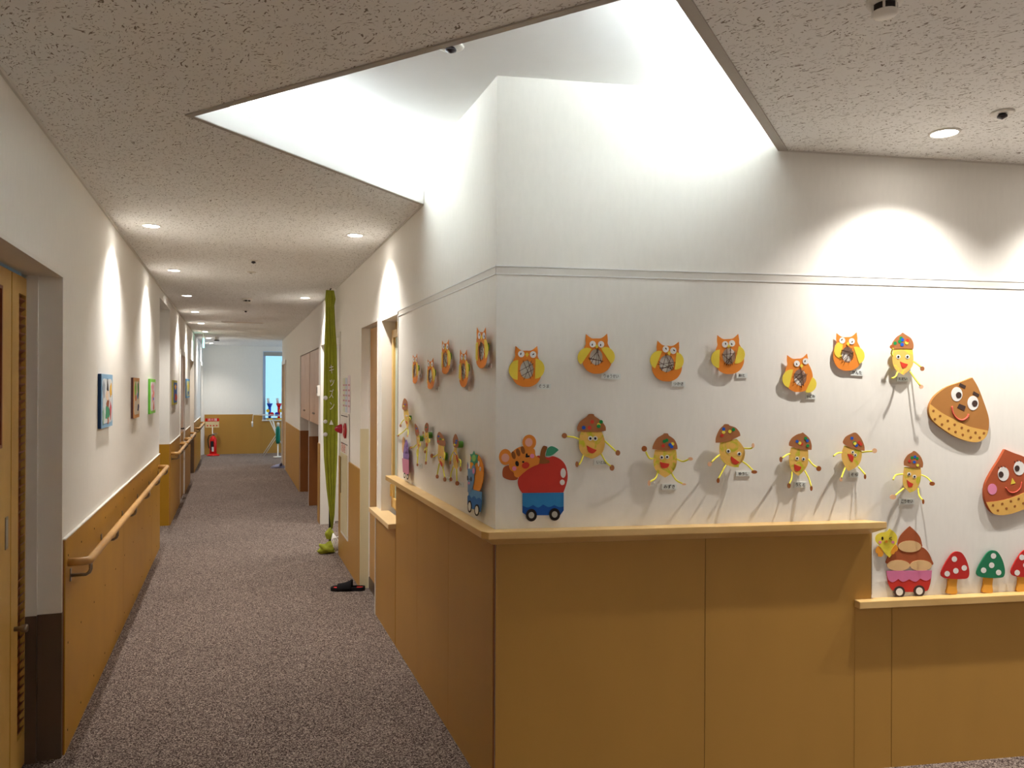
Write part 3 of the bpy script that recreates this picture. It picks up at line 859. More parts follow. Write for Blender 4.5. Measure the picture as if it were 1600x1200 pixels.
canvas(291.5, 296.5, 592, 622, ((90, 140, 190), 'canvas_steel'), ((110, 170, 214), 'canvas_sky'), ((190, 200, 160), 'canvas_pea'),
       [(.5, .6, .25, .2, 0, (226, 206, 90), 'lemon'), (.5, .25, .2, .12, 0, (90, 120, 170), 'denim')],
       'farthest small blue bordered canvas painting beyond the pinkish door')

# ------------------------------------------------------------------ paper cut-outs


def tilted(fr, x, y, w, yaw=0.0):
    """frame standing off a wall by w, turned by yaw about the vertical"""
    u, v = wp(fr, x, y, w)
    ex = (Matrix.Rotation(yaw, 3, 'Z') @ fr.ex)
    f = Fr(fr.p(u, v, w), ex)
    return f, fr.p(u, v, 0)


class Art:
    """a cut-out thing: its pieces are given as sight points of its own plane"""
    def __init__(self, name, fr, cx, cy, w, yaw, k, ox, oy, lab, cat, group=None):
        self.f, base = tilted(fr, cx, cy, w, yaw)
        self.k, self.ox, self.oy = k, ox, oy; self.w = w; self.fr = fr
        self.r = empty(name, self.f.m(), lab, cat, group)
    def q(self, x, y, w=0.0):
        return wp(self.f, self.ox + x / self.k, self.oy + y / self.k, w)
    def part(self, name, pts, w0, w1, m, sm=True, parent=None, holes=(), n=4):
        pts = smooth(pts, n) if sm else [p[:2] for p in pts]
        return plate(name, [self.q(*p, w1) for p in pts], w0, w1, m, parent or self.r, [[self.q(*p, w1) for p in h] for h in holes])
    def oval(self, name, cx, cy, rx, ry, w0, w1, m, rot=0, parent=None, n=20):
        return self.part(name, oval(cx, cy, rx, ry, rot, n), w0, w1, m, False, parent)
    def stroke(self, name, pts, r, w, m, parent=None, wend=None):
        n = len(pts); P = []
        for i, p in enumerate(pts):
            ww = w if wend is None else w + (wend - w) * i / max(1, n - 1)
            P.append((*self.q(p[0], p[1], ww), ww))
        if n > 2:
            Q = []
            for i in range(n - 1):
                a, b_, c, d = P[max(0, i - 1)], P[i], P[i + 1], P[min(n - 1, i + 2)]
                for k in range(4):
                    t = k / 4
                    Q.append(tuple(.5 * (2 * b_[j] + (c[j] - a[j]) * t + (2 * a[j] - 5 * b_[j] + 4 * c[j] - d[j]) * t * t + (3 * b_[j] - a[j] - 3 * c[j] + d[j]) * t ** 3) for j in range(3)))
            Q.append(P[-1]); P = Q
        mb = MB(); mb.tube(P, r, 6)
        return mb.build(name, m, parent or self.r)
    def spacer(self, cx, cy, rx, ry, m, depth=None):
        return self.oval('spacer', cx, cy, rx, ry, -(depth or self.w) + .0005, -.0005, m)


def half_disc(p1, p2, side, bulge=.46):
    """half ellipse on the chord p1-p2"""
    mx_, my_ = (p1[0] + p2[0]) / 2, (p1[1] + p2[1]) / 2
    dx, dy = (p2[0] - p1[0]) / 2, (p2[1] - p1[1]) / 2
    nx, ny = -dy * side * bulge * 2, dx * side * bulge * 2
    return [(mx_ - dx * math.cos(a) + nx * math.sin(a), my_ - dy * math.cos(a) + ny * math.sin(a)) for a in [PI * k / 14 for k in range(15)]]


OWL_OUT = [(0, .385), (.13, .395), (.265, .5, 1), (.28, .35), (.275, .25), (.33, .12), (.372, -.05), (.36, -.24), (.27, -.40), (.13, -.485), (0, -.5)]
P_SP = paper((96, 150, 60), 'spacer_green')


def owl(fr, cx, cy, h, hx, rot, wings, lab, yaw=0, w=.02, eyes=((-.13, .30), (.15, .295)), hole=(.0, -.08, .155, .215), yarns=6, seed=1, beak=(.01, .25)):
    """cx, cy centre; h height; hx apparent narrowing; wings: chord ends relative in owl units"""
    rnd = random.Random(seed)
    a = Art('paper_owl', fr, cx, cy, w, yaw, 1, 0, 0, lab, 'paper craft', 'paper owls on the wall')
    c, s = math.cos(rot), math.sin(rot)
    def T(p): return (cx + (p[0] * c - p[1] * s) * h * hx, cy - (p[0] * s + p[1] * c) * h)
    out = [p for p in OWL_OUT] + [(-p[0],) + tuple(p[1:]) for p in OWL_OUT[-2:0:-1]]
    out = [T(p) for p in smooth(out, 4)]
    hl = [T(p) for p in oval(*hole, n=24)]
    a.part('body', out, -.0008, .0, P_OR, False, holes=[hl])
    for i, (p1, p2, sd) in enumerate(wings):
        a.part('wing', [T(p) for p in half_disc(p1, p2, -sd)], .0003, .0012, P_YE, False)
    for i, e in enumerate(eyes):
        ey = a.part('eye', [T(p) for p in oval(e[0], e[1], .078, .082)], .0012, .0020, P_WH, False)
        dx, dy = rnd.uniform(-.02, .02), rnd.uniform(-.02, .02)
        a.part('pupil', [T(p) for p in oval(e[0] + dx, e[1] + dy, .014, .03, rnd.uniform(-1, 1), 10)], .0020, .0024, P_BK, False, ey)
    b_ = beak
    a.part('beak', [T(p) for p in ((b_[0] - .045, b_[1] + .01), (b_[0], b_[1] + .06), (b_[0] + .045, b_[1] + .01), (b_[0], b_[1] - .06))], .002, .0028, P_YE, False)
    hx_, hy_, rx, ry = hole
    for i in range(yarns):
        a1 = rnd.uniform(0, 2 * PI); a2 = a1 + PI * rnd.uniform(.7, 1.3)
        e = rnd.uniform(1.05, 1.25)
        a.stroke('yarn', [T((hx_ + rx * e * math.cos(a1), hy_ + ry * e * math.sin(a1))), T((hx_ + rx * e * math.cos(a2), hy_ + ry * e * math.sin(a2)))], .0010 if hx == 1 else .0006, .002 + .0004 * i, P_YARN)
    if w > .008:
        a.part('spacer', [T(p) for p in oval(hole[0] + .26, .02, .05, .10)], -w + .0006, -.0009, P_SP, False)
    return a.r


WG = (((-.20, .16), (-.22, -.33), -1), ((.22, .20), (.20, -.30), 1))
owl(FF, 822.5, 572.5, 64, 1.0, 0, (((-.20, .155), (-.215, -.33), 1), ((.225, .19), (.21, -.30), -1)), 'orange paper owl nearest the corner on the display wall, with a big oval hole', eyes=((-.125, .305), (.165, .29)), seed=3, yarns=5, w=.012, hole=(.01, -.08, .165, .22), beak=(.015, .285))
owl(FF, 932.7, 552.8, 62.5, 1.0, .02, (((-.13, .12), (-.40, -.26), 1), ((.10, .135), (.35, -.26), -1)), 'orange paper owl above the first acorn figure, wings slanting outwards', eyes=((-.10, .245), (.11, .235)), seed=4, yarns=7, w=.012, beak=(.0, .18), hole=(-.02, -.08, .16, .2))
owl(FF, 1042.5, 564.5, 63, 1.0, -.05, (((-.14, .24), (-.29, -.19), 1), ((.22, .235), (.20, -.20), -1)), 'orange paper owl above the second acorn figure, criss-crossed brown yarn', eyes=((-.05, .30), (.14, .27)), seed=5, yarns=9, w=.008, hole=(-.01, -.06, .18, .21), beak=(.04, .20))
owl(FF, 1139, 553.5, 62, 1.0, .06, (((-.22, .13), (-.27, -.33), 1), ((.26, .19), (.13, -.24), -1)), 'orange paper owl above the third acorn figure, standing off the wall with a shadow', eyes=((-.08, .255), (.095, .27)), seed=6, yarns=9, w=.016, hole=(.0, -.05, .165, .205), beak=(.01, .19))
owl(FF, 1247.5, 583, 59, 1.0, .07, (((-.13, .10), (-.28, -.37), 1), ((.36, -.13), (.15, -.51), -1)), 'lowest orange paper owl on the display wall, right wing slipped down', eyes=((-.02, .255), (.215, .30)), seed=7, yarns=8, w=.012, hole=(.04, -.12, .165, .22), beak=(.10, .18))
owl(FF, 1324, 549.5, 59.5, 1.0, .04, (((-.10, .27), (-.17, -.18), 1), ((.17, .115), (.30, -.33), -1)), 'orange paper owl at right beside the top acorn figure, left wing over its eye', eyes=((-.12, .30), (.13, .27)), seed=8, yarns=9, w=.010, hole=(-.0, -.08, .15, .21), beak=(.03, .2))
YW = -math.radians(7)
for i, (cx, cy, h, hx, ro, lab) in enumerate(((648.0, 576.0, 47, .28, .0, 'corridor wall paper owl nearest the service window, narrowest looking'),
                                              (672.0, 583.5, 49, .38, .0, 'corridor wall paper owl, second from the service window, set low'),
                                              (695.5, 557.5, 54, .38, .0, 'corridor wall paper owl in the middle of the five, set high'),
                                              (724.0, 575.5, 59, .33, .0, 'corridor wall paper owl, fourth from the service window, lowest hanging'),
                                              (752.0, 543.5, 64, .40, .0, 'corridor wall paper owl nearest the wall corner, highest of all'))):
    owl(FR, cx, cy, h, hx, ro, (((-.20, .14), (-.23, -.32), 1), ((.17, .20), (.24, -.26), -1)), lab, yaw=YW, w=.013, seed=20 + i, yarns=8)


def name_tag(fr, x0, x1, y0, y1, s, lab, rot=0.0, w=.004):
    cx, cy = (x0 + x1) / 2, (y0 + y1) / 2
    u, v = wp(fr, cx, cy, 0); u0 = wp(fr, x0, cy, 0)[0]; u1 = wp(fr, x1, cy, 0)[0]; v0 = wp(fr, cx, y1, 0)[1]; v1 = wp(fr, cx, y0, 0)[1]
    hw, hh = (u1 - u0) / 2, (v1 - v0) / 2
    r = empty('name_tag', fr.m(u, v, w) @ Matrix.Rotation(rot, 4, 'Z'), lab, 'name tag', 'name tags under the paper crafts')
    b = MB(); b.box(-hw, hw, -hh, hh, -w + .0003, 0); b.build('card', P_TAG, r)
    if s:
        lettering('lettering', s, hh * 1.45, P_BK, r, (0, 0, .0004), width=min(hw * 1.5, hh * 1.35 * len(s)))
    else:
        for k in range(3):
            b = MB(); b.box(-hw * .5 + k * hw * .4, -hw * .35 + k * hw * .4, -hh * .35, hh * .4, 0, .0006); b.build('mark', M['grey'], r)
    return r


TG = [(838.5, 860.5, 599.5, 608, 'そうま', 'beside the owl nearest the corner', -.03), (939, 969.5, 583.5, 592.5, 'りゅうせい', 'under the owl above the first acorn figure', -.03),
      (1049, 1070, 596, 604, 'つかさ', 'under the owl above the second acorn figure', 0), (1150, 1167, 583, 590.5, 'おと', 'under the owl above the third acorn figure', 0),
      (1258, 1274, 615.5, 623.5, 'いとわ', 'under the lowest owl of the display wall', 0), (1328, 1348, 578, 587, 'かんた', 'under the owl with one wing over its eye', -.05),
      (927.5, 951.5, 718.5, 726.5, 'いとは', 'at the feet of the first acorn figure', -.03), (1034, 1057, 756, 765, 'みずき', 'below the second acorn figure', 0),
      (1149.5, 1172, 736.5, 744, 'ゆうし', 'below the third acorn figure', -.02), (1240.5, 1259, 753, 761.5, 'りくと', 'below the fourth acorn figure', 0),
      (1327, 1341, 737.5, 746, 'そら', 'below the fifth acorn figure', 0), (1404, 1428, 779, 788, 'こうせい', 'below the lowest right acorn figure', 0),
      (1400.5, 1418.5, 588.5, 596, 'えだい', 'in the shadow under the top right acorn figure', 0)]
for x0, x1, y0, y1, s, lab, ro in TG: name_tag(FF, x0, x1, y0, y1, s, 'small white name tag ' + lab, ro)
for i, (x, y) in enumerate(((657.3, 587), (683.7, 607.5), (705.4, 577.7), (730.8, 607.5), (764, 572), (657.8, 727.5), (701.5, 749), (721, 756.5))):
    sz = (2.0, 2.8, 2.3, 2.8, 4.6, 2.2, 2.0, 3.6)[i]
    name_tag(FR, x - sz, x + sz, y - 3.4, y + 3.4, None, 'tiny white name tag on the corridor wall ' + ['by the owl nearest the service window', 'by the second owl, set low', 'by the middle owl', 'by the fourth owl', 'by the owl nearest the corner',
             'below the two middle acorn figures', 'left foot of the last acorn figure', 'right foot of the last acorn figure'][i])


def acorn(fr, k, ox, oy, hat, body, eyes, mouth, limbs, dots, lab, w=.038, yaw=0, lr=.0032, seed=1, er=20, dr=16, sp=None, ink=(196, 190, 40)):
    xs = [p[0] for p in hat]; ys = [p[1] for p in hat + body]
    cx, cy = sum(xs) / len(xs), (min(ys) + max(ys)) / 2
    a = Art('acorn_figure', fr, ox + cx / k, oy + cy / k, w, yaw, k, ox, oy, lab, 'paper craft', 'acorn figures on the wall')
    mt = crayon_mat('crayoned_paper', (232, 186, 92), ink, seed * 3.1)
    a.part('body', body, -.0008, .0, mt)
    a.part('cap', hat, .0006, .0016, P_BR)
    for x, y, rr in eyes:
        e = a.oval('eye', x, y, rr, rr, .0002, .0012, P_WH); a.oval('pupil', x, y + rr * .05, rr * .5, rr * .55, .0012, .0018, P_BK, parent=e, n=12)
    if mouth: a.part('mouth', mouth, .0002, .0010, P_RD, n=3)
    for j, (pts, hand, mk, nm) in enumerate(limbs):
        out_w = (.034 if j % 2 else .022) if fr is FF else .006
        a.stroke(nm, pts, lr, -.004, P_LIMB, wend=out_w)
        if hand:
            hx_, hy_, rx, ry = hand
            a.oval('hand' if nm == 'arm' else 'foot', hx_, hy_, rx, ry, out_w - .001, out_w + .001, {'b': P_BR, 'd': P_FOOT, 't': P_TIP}[mk], n=16)
    for i, (x, y, c) in enumerate(dots):
        a.oval('sticker', x, y, dr, dr, .0016 + .00015 * i, .0021 + .00015 * i, STK[c], n=16)
    bx = sum(p[0] for p in body) / len(body); by = sum(p[1] for p in body) / len(body)
    sp = sp or (0, 0, 22, 30)
    if fr is FR: sp = (sp[0] * .6, sp[1], sp[2] * .7, sp[3] * .5)
    a.oval('spacer', bx + sp[0], by + sp[1], sp[2], sp[3], -w + .0006, -.001, P_SP)
    return a.r


# display wall figures
acorn(FF, 6, 770, 630, [(795, 262, 1), (790, 225), (820, 170), (880, 125), (900, 103), (945, 103), (955, 122), (1010, 160), (1055, 215), (1060, 258, 1), (990, 268), (870, 268)],
      [(828, 262, 1), (808, 340), (812, 430), (850, 490), (900, 512), (928, 522, 1), (970, 505), (1025, 465), (1048, 400), (1048, 340), (1020, 262, 1)],
      [(915, 330, 22), (961, 330, 22)], [(880, 395, 1), (925, 420), (975, 440, 1), (940, 470), (895, 455)],
      [([(812, 340), (760, 318), (695, 312)], (672, 305, 24, 25), 'b', 'arm'), ([(1046, 352), (1100, 400), (1155, 452)], (1173, 466, 22, 26), 'b', 'arm'),
       ([(850, 482), (830, 540), (806, 578)], (790, 573, 15, 27), 'b', 'leg'), ([(1012, 468), (1060, 550), (1108, 592)], (1118, 606, 22, 28), 'b', 'leg')],
      [(932, 175, 'r'), (906, 230, 'r'), (852, 229, 'b'), (1015, 175, 'g'), (993, 203, 'y'), (993, 216, 'g')],
      'acorn figure beside the apple cart, arms spread wide, first from the corner', w=.014, seed=1, dr=18)
acorn(FF, 6.667, 980, 640, [(262, 410, 1), (270, 370), (310, 300), (370, 262), (385, 248), (425, 250), (435, 270), (490, 310), (520, 370), (525, 412, 1), (400, 427)],
      [(290, 418, 1), (275, 500), (280, 590), (320, 660), (395, 708, 1), (460, 665), (505, 600), (518, 520), (510, 418, 1)],
      [(361, 497, 21), (417, 493, 21)], [(340, 545, 1), (390, 556), (440, 565, 1), (425, 600), (385, 612), (355, 600)],
      [([(277, 508), (230, 505), (195, 440)], (179, 408, 28, 30), 'd', 'arm'), ([(518, 515), (580, 540), (645, 515)], (660, 514, 25, 18), 't', 'arm'),
       ([(314, 660), (295, 715), (238, 752)], (230, 765, 15, 30), 't', 'leg'), ([(463, 664), (510, 735), (575, 770)], (592, 778, 22, 11), 't', 'leg')],
      [(388, 330, 'g'), (412, 320, 'g'), (376, 378, 'r'), (473, 358, 'y'), (447, 366, 'b'), (463, 386, 'b')],
      'acorn figure raising one dark fist, between the first and the tilted third one', w=.024, seed=2, dr=18)
acorn(FF, 6.667, 980, 640, [(922, 345, 1), (925, 290), (960, 210), (1000, 168), (1015, 152), (1055, 153), (1068, 166), (1130, 188), (1170, 235), (1180, 272, 1), (1090, 315), (1000, 340)],
      [(968, 338, 1), (960, 420), (975, 510), (1030, 570), (1100, 596), (1162, 602, 1), (1168, 575), (1215, 520), (1225, 430), (1190, 360), (1140, 305, 1)],
      [(1055, 432, 22), (1168, 460, 22)], [(1085, 485, 1), (1130, 520), (1172, 548, 1), (1135, 572), (1100, 560), (1080, 520)],
      [([(968, 466), (925, 500), (878, 548)], (860, 568, 22, 24), 't', 'arm'), ([(1220, 403), (1285, 405), (1310, 388)], (1312, 375, 14, 25), 't', 'arm'),
       ([(1027, 575), (990, 645), (952, 715)], (948, 740, 15, 25), 'd', 'leg'), ([(1198, 540), (1250, 575), (1308, 632)], (1325, 650, 30, 18), 'd', 'leg')],
      [(1005, 235, 'y'), (1005, 203, 'b'), (1070, 228, 'y'), (1107, 208, 'g'), (988, 270, 'r')],
      'acorn figure leaning over to the right with tilted brown cap, third from the corner', w=.026, seed=3, dr=18)
acorn(FF, 5.714, 1200, 650, [(188, 265, 1), (190, 235), (215, 195), (260, 165), (295, 155), (310, 148), (325, 158), (370, 200), (390, 260), (388, 303, 1), (310, 300), (240, 283)],
      [(208, 278, 1), (190, 350), (190, 420), (215, 490), (270, 535, 1), (320, 490), (355, 430), (360, 350), (357, 300, 1)],
      [(261, 378, 16), (318, 384, 16)], [(235, 430, 1), (270, 445), (300, 455, 1), (285, 485), (255, 492), (237, 475)],
      [([(200, 338), (165, 348), (128, 376)], (116, 388, 13, 25), 'b', 'arm'), ([(360, 385), (400, 435), (442, 460)], (454, 470, 22, 23), 'd', 'arm'),
       ([(213, 495), (210, 560), (190, 606)], (188, 622, 15, 24), 'b', 'leg'), ([(328, 488), (365, 560), (385, 630)], (388, 645, 11, 24), 'd', 'leg')],
      [(260, 227, 'b'), (300, 250, 'r'), (285, 243, 'y'), (337, 200, 'g'), (352, 220, 'b'), (355, 265, 'g')],
      'acorn figure directly under the lowest owl, fourth from the corner', w=.026, seed=4, dr=14)
acorn(FF, 5.714, 1200, 650, [(672, 245, 1), (670, 225), (695, 185), (745, 158), (775, 148), (800, 160), (835, 205), (860, 265), (862, 312, 1), (780, 295), (705, 268)],
      [(682, 262, 1), (658, 330), (665, 400), (700, 470), (720, 492, 1), (790, 455), (825, 410), (838, 350), (835, 308, 1)],
      [(758, 323, 14), (780, 348, 14)], [(710, 338, 1), (745, 345), (765, 370), (755, 415, 1), (730, 390)],
      [([(662, 326), (620, 332), (585, 358)], None, 'b', 'arm'), ([(838, 325), (880, 318), (935, 315)], (953, 310, 21, 22), 't', 'arm'),
       ([(690, 456), (670, 510), (655, 552)], (653, 568, 12, 18), 't', 'leg'), ([(808, 455), (840, 490), (868, 525)], (868, 542, 10, 22), 'd', 'leg')],
      [(750, 199, 'b'), (772, 240, 'g'), (790, 262, 'b'), (777, 247, 'y'), (815, 235, 'r'), (830, 252, 'r')],
      'acorn figure with sideways laughing mouth under the owl at right', w=.026, seed=5, dr=14)
acorn(FF, 5.714, 1200, 650, [(1215, 442, 1), (1215, 400), (1245, 350), (1285, 325), (1300, 312), (1325, 322), (1365, 365), (1385, 420), (1381, 460, 1), (1300, 462)],
      [(1217, 455, 1), (1205, 540), (1210, 620), (1265, 685, 1), (1320, 660), (1355, 600), (1368, 520), (1362, 458, 1)],
      [(1261, 518, 16), (1309, 541, 16)], [(1240, 570, 1), (1270, 592), (1298, 605, 1), (1285, 630), (1255, 632)],
      [([(1210, 518), (1140, 528), (1118, 570)], None, 'b', 'arm'), ([(1368, 525), (1420, 550), (1460, 590)], (1467, 605, 24, 18), 'd', 'arm'),
       ([(1212, 645), (1170, 680), (1135, 710)], (1117, 724, 28, 22), 't', 'leg'), ([(1338, 645), (1350, 710), (1380, 750)], (1387, 765, 10, 22), 'd', 'leg')],
      [(1287, 372, 'g'), (1333, 378, 'g'), (1313, 365, 'b'), (1265, 403, 'r'), (1307, 411, 'b'), (1337, 440, 'y')],
      'lowest acorn figure at right, above the toadstools, one big tan foot', w=.026, seed=6, dr=13)
acorn(FF, 6.154, 1200, 500, [(1190, 262, 1), (1195, 220), (1235, 165), (1275, 138), (1295, 122), (1320, 138), (1375, 175), (1400, 230), (1398, 278, 1), (1300, 275), (1215, 275)],
      [(1203, 272, 1), (1198, 400), (1230, 480), (1302, 530, 1), (1370, 470), (1398, 400), (1390, 272, 1)],
      [(1254, 353, 20), (1342, 353, 20)], [(1270, 398, 1), (1310, 415), (1348, 425, 1), (1325, 455), (1290, 460)],
      [([(1200, 345), (1185, 320), (1200, 270)], (1195, 258, 22, 20), 'd', 'arm'), ([(1394, 395), (1430, 420), (1470, 452)], (1485, 468, 20, 22), 'b', 'arm'),
       ([(1248, 495), (1225, 545), (1190, 560)], None, 'b', 'leg'), ([(1366, 495), (1410, 560), (1462, 628)], (1475, 642, 20, 20), 't', 'leg')],
      [(1223, 223, 'g'), (1280, 175, 'g'), (1268, 205, 'g'), (1293, 190, 'b'), (1290, 236, 'b'), (1335, 218, 'y'), (1342, 197, 'r')],
      'highest acorn figure, bright yellow, beside the big brown chestnut face', w=.024, seed=7, dr=17, ink=(240, 214, 70))
# corridor wall figures
K2 = 5.717
cw = dict(yaw=-math.radians(5), w=.022, lr=.0028)
acorn(FR, K2, 610, 610, [(125, 70), (150, 100), (155, 165, 1), (125, 178), (105, 160), (108, 110)], [(118, 172, 1), (125, 250), (150, 345, 1), (165, 300), (165, 230), (155, 168, 1)],
      [(138, 225, 6), (150, 228, 6)], [(135, 270), (150, 285), (148, 305)],
      [([(121, 262), (105, 280), (92, 300)], (89, 315, 8, 14), 'b', 'arm'), ([(164, 235), (178, 250), (172, 270)], None, 'b', 'arm'), ([(148, 335), (110, 375), (68, 400)], (65, 405, 10, 8), 'd', 'leg'), ([(155, 340), (160, 375), (155, 400)], (150, 408, 6, 10), 't', 'leg')],
      [(130, 125, 'b'), (118, 140, 'y'), (140, 130, 'r')], 'corridor acorn figure highest and nearest the service window', seed=11, dr=6, sp=(10, 0, 8, 40), **cw)
acorn(FR, K2, 610, 610, [(217, 298), (245, 330), (258, 380, 1), (240, 410), (222, 385)], [(232, 400, 1), (236, 470), (250, 545, 1), (262, 480), (262, 420), (255, 385, 1)],
      [(246, 430, 4)], [(248, 480), (256, 490), (254, 510)],
      [([(233, 485), (210, 505), (187, 510)], (181, 511, 11, 12), 'b', 'arm'), ([(260, 460), (268, 485), (258, 505)], None, 'b', 'arm'), ([(244, 520), (236, 560), (244, 600)], None, 'b', 'leg'), ([(250, 530), (244, 600), (240, 655)], (240, 665, 7, 12), 'd', 'leg')],
      [(232, 340, 'b'), (240, 365, 'r')], 'corridor acorn figure second from the service window, very thin', seed=12, dr=6, sp=(8, -20, 8, 50), **cw)
acorn(FR, K2, 610, 610, [(325, 288), (340, 310), (338, 362, 1), (322, 380), (305, 355), (308, 310)], [(306, 375, 1), (310, 450), (325, 520, 1), (340, 470), (340, 400), (335, 368, 1)],
      [(318, 425, 5)], [(318, 465), (328, 480), (322, 505)],
      [([(308, 425), (298, 410), (291, 392)], (291, 378, 5, 13), 'b', 'arm'), ([(338, 430), (350, 445), (345, 465)], None, 'b', 'arm'), ([(320, 505), (310, 525), (308, 540)], (308, 548, 8, 14), 'b', 'leg'), ([(326, 515), (322, 580), (317, 638)], (315, 648, 7, 16), 'b', 'leg')],
      [(318, 330, 'g'), (326, 345, 'r')], 'corridor acorn figure in the middle of the five', seed=13, dr=6, sp=(12, -30, 9, 55), **cw)
acorn(FR, K2, 610, 610, [(435, 370), (470, 410), (492, 465), (488, 500, 1), (440, 490), (418, 470, 1), (415, 410)], [(427, 480, 1), (424, 600), (440, 650), (470, 700, 1), (484, 640), (480, 560), (480, 495, 1)],
      [(446, 598, 9), (472, 612, 8)], [(440, 625), (462, 650), (462, 680), (448, 665)],
      [([(426, 570), (405, 585), (384, 592)], (368, 585, 11, 20), 'd', 'arm'), ([(480, 545), (488, 580), (480, 620)], None, 'b', 'arm'), ([(438, 650), (428, 700), (418, 752)], (416, 770, 12, 18), 'd', 'leg'), ([(468, 690), (478, 735), (485, 775)], (484, 795, 13, 20), 'b', 'leg')],
      [(430, 410, 'b'), (445, 435, 'g'), (425, 455, 'r'), (470, 440, 'y')], 'corridor acorn figure with drooping pointed cap, second from the mouse cart', seed=14, dr=8, sp=(14, 0, 10, 70), **cw)
acorn(FR, K2, 610, 610, [(580, 388), (602, 430), (608, 490), (590, 515, 1), (565, 500), (558, 440)], [(570, 505, 1), (560, 600), (565, 670), (585, 702), (605, 680), (608, 610), (594, 550), (592, 508, 1)],
      [(569, 557, 8), (580, 570, 8)], [(585, 570), (600, 610), (600, 650), (590, 620)],
      [([(564, 545), (545, 585), (535, 632)], (532, 645, 7, 18), 'b', 'arm'), ([(606, 612), (628, 630), (624, 680)], (624, 705, 9, 20), 'b', 'arm'), ([(565, 675), (545, 730), (538, 778)], (538, 795, 12, 18), 'd', 'leg'), ([(592, 695), (592, 750), (594, 808)], (595, 830, 16, 20), 'd', 'leg')],
      [(585, 470, 'b'), (572, 485, 'y'), (590, 450, 'b')], 'corridor acorn figure right beside the mouse cart', seed=15, dr=9, sp=(24, -120, 16, 60), **cw)

# apple cart with tiger
ap = Art('apple_cart_cutout', FF, 833, 745, .004, 0, 6, 770, 630, 'tiger cub cutout riding a red apple in a blue cart at the corner', 'wall decoration')
P_APL = paper((196, 56, 44), 'apple', .5); P_TIG = paper((224, 138, 54), 'tiger'); P_PNK = paper((226, 168, 150), 'ear_pink'); P_ROSE = paper((226, 138, 172), 'cheek'); P_BRK = paper((140, 84, 40), 'bark')
P_RUS = paper((176, 88, 48), 'rust_fur'); P_LFG = paper((66, 150, 116), 'leaf_green'); P_SKY = paper((52, 134, 196), 'cart_blue'); P_NVY = paper((28, 84, 168), 'cart_navy')
ap.part('backing', [(270, 860), (225, 760), (200, 735), (90, 700), (85, 640), (110, 590), (55, 560), (50, 480), (100, 425), (190, 440), (265, 400), (270, 320), (335, 290), (410, 310), (415, 400), (400, 440), (440, 480), (470, 395), (560, 395), (630, 435), (600, 490), (690, 570), (712, 680), (690, 800), (678, 1010), (650, 1100), (560, 1118), (500, 1065), (420, 1080), (340, 1118), (290, 1080)], -.0035, -.001, P_WH)
ap.part('haunch', [(130, 585), (98, 610), (90, 665), (105, 700), (170, 722), (232, 712), (225, 660), (160, 590)], -.001, .0, P_RUS)
ap.part('apple', [(275, 842, 1), (248, 800), (234, 740), (250, 680), (300, 635), (370, 590), (410, 500), (450, 495), (520, 508), (570, 497), (640, 530), (685, 590), (702, 680), (693, 750), (662, 837, 1)], -.001, .0, P_APL)
ap.part('face', [(150, 580), (150, 500), (190, 450), (240, 415), (300, 402), (360, 412), (395, 440), (402, 490), (440, 520), (430, 570), (385, 590), (330, 620), (280, 660), (240, 695), (205, 685), (195, 650), (165, 625)], .0, .0012, P_TIG)
for c_, r_, i_, j_ in (((118, 505), (60, 76), (118, 512), (37, 40)), ((342, 367), (65, 72), (338, 367), (35, 40))):
    e = ap.oval('ear', c_[0], c_[1], r_[0], r_[1], -.0005, .0008, P_TIG); ap.oval('inner_ear', i_[0], i_[1], j_[0], j_[1], .0008, .0016, P_PNK, parent=e)
for x, y in ((195, 488), (238, 462), (282, 440)): ap.oval('stripe', x, y, 19, 37, .0012, .0018, P_BRK, rot=-.25)
ap.oval('eye', 228, 567, 17, 26, .0012, .002, P_BK, rot=-.2)
ap.part('winking_eye', [(312, 472), (324, 470), (328, 490), (345, 490), (346, 504), (318, 510), (306, 505)], .0012, .002, P_BK, False)
ap.oval('nose', 285, 550, 11, 9, .0012, .002, P_BK)
ap.oval('mouth', 308, 583, 36, 30, .0012, .002, P_RD, rot=-.4)
for x, y in ((202, 612), (370, 495)): ap.oval('cheek', x, y, 20, 21, .0012, .002, P_ROSE)
for x, y, a_, b_ in ((660, 655, 25, 45), (652, 742, 23, 26)): ap.oval('highlight', x, y, a_, b_, .0, .0008, P_WH)
ap.part('stem', [(490, 400), (512, 415), (492, 470), (498, 522), (528, 535), (525, 562), (440, 566), (440, 520), (450, 450), (470, 405)], .0, .0012, P_BRK)
ap.part('leaf', [(495, 495, 1), (510, 430), (550, 403), (600, 422), (617, 440, 1), (570, 480), (530, 495)], -.0005, .0008, P_LFG)
ap.part('cart', [(278, 842), (665, 838), (665, 1005), (632, 1050), (312, 1050), (278, 1025)], .0, .001, P_NVY, False)
ap.part('cart_side', [(278, 842, 1), (665, 838, 1), (665, 968, 1), (622, 974), (577, 955, 1), (525, 974), (472, 950, 1), (425, 978), (377, 954, 1), (330, 978), (278, 960, 1)], .001, .0016, P_SKY)
for x, y in ((362, 1050), (580, 1043)):
    e = ap.oval('wheel', x, y, 52, 59, .0012, .0028, P_BK); ap.oval('hub', x, y, 27, 30, .0028, .0034, M['grey'], parent=e)

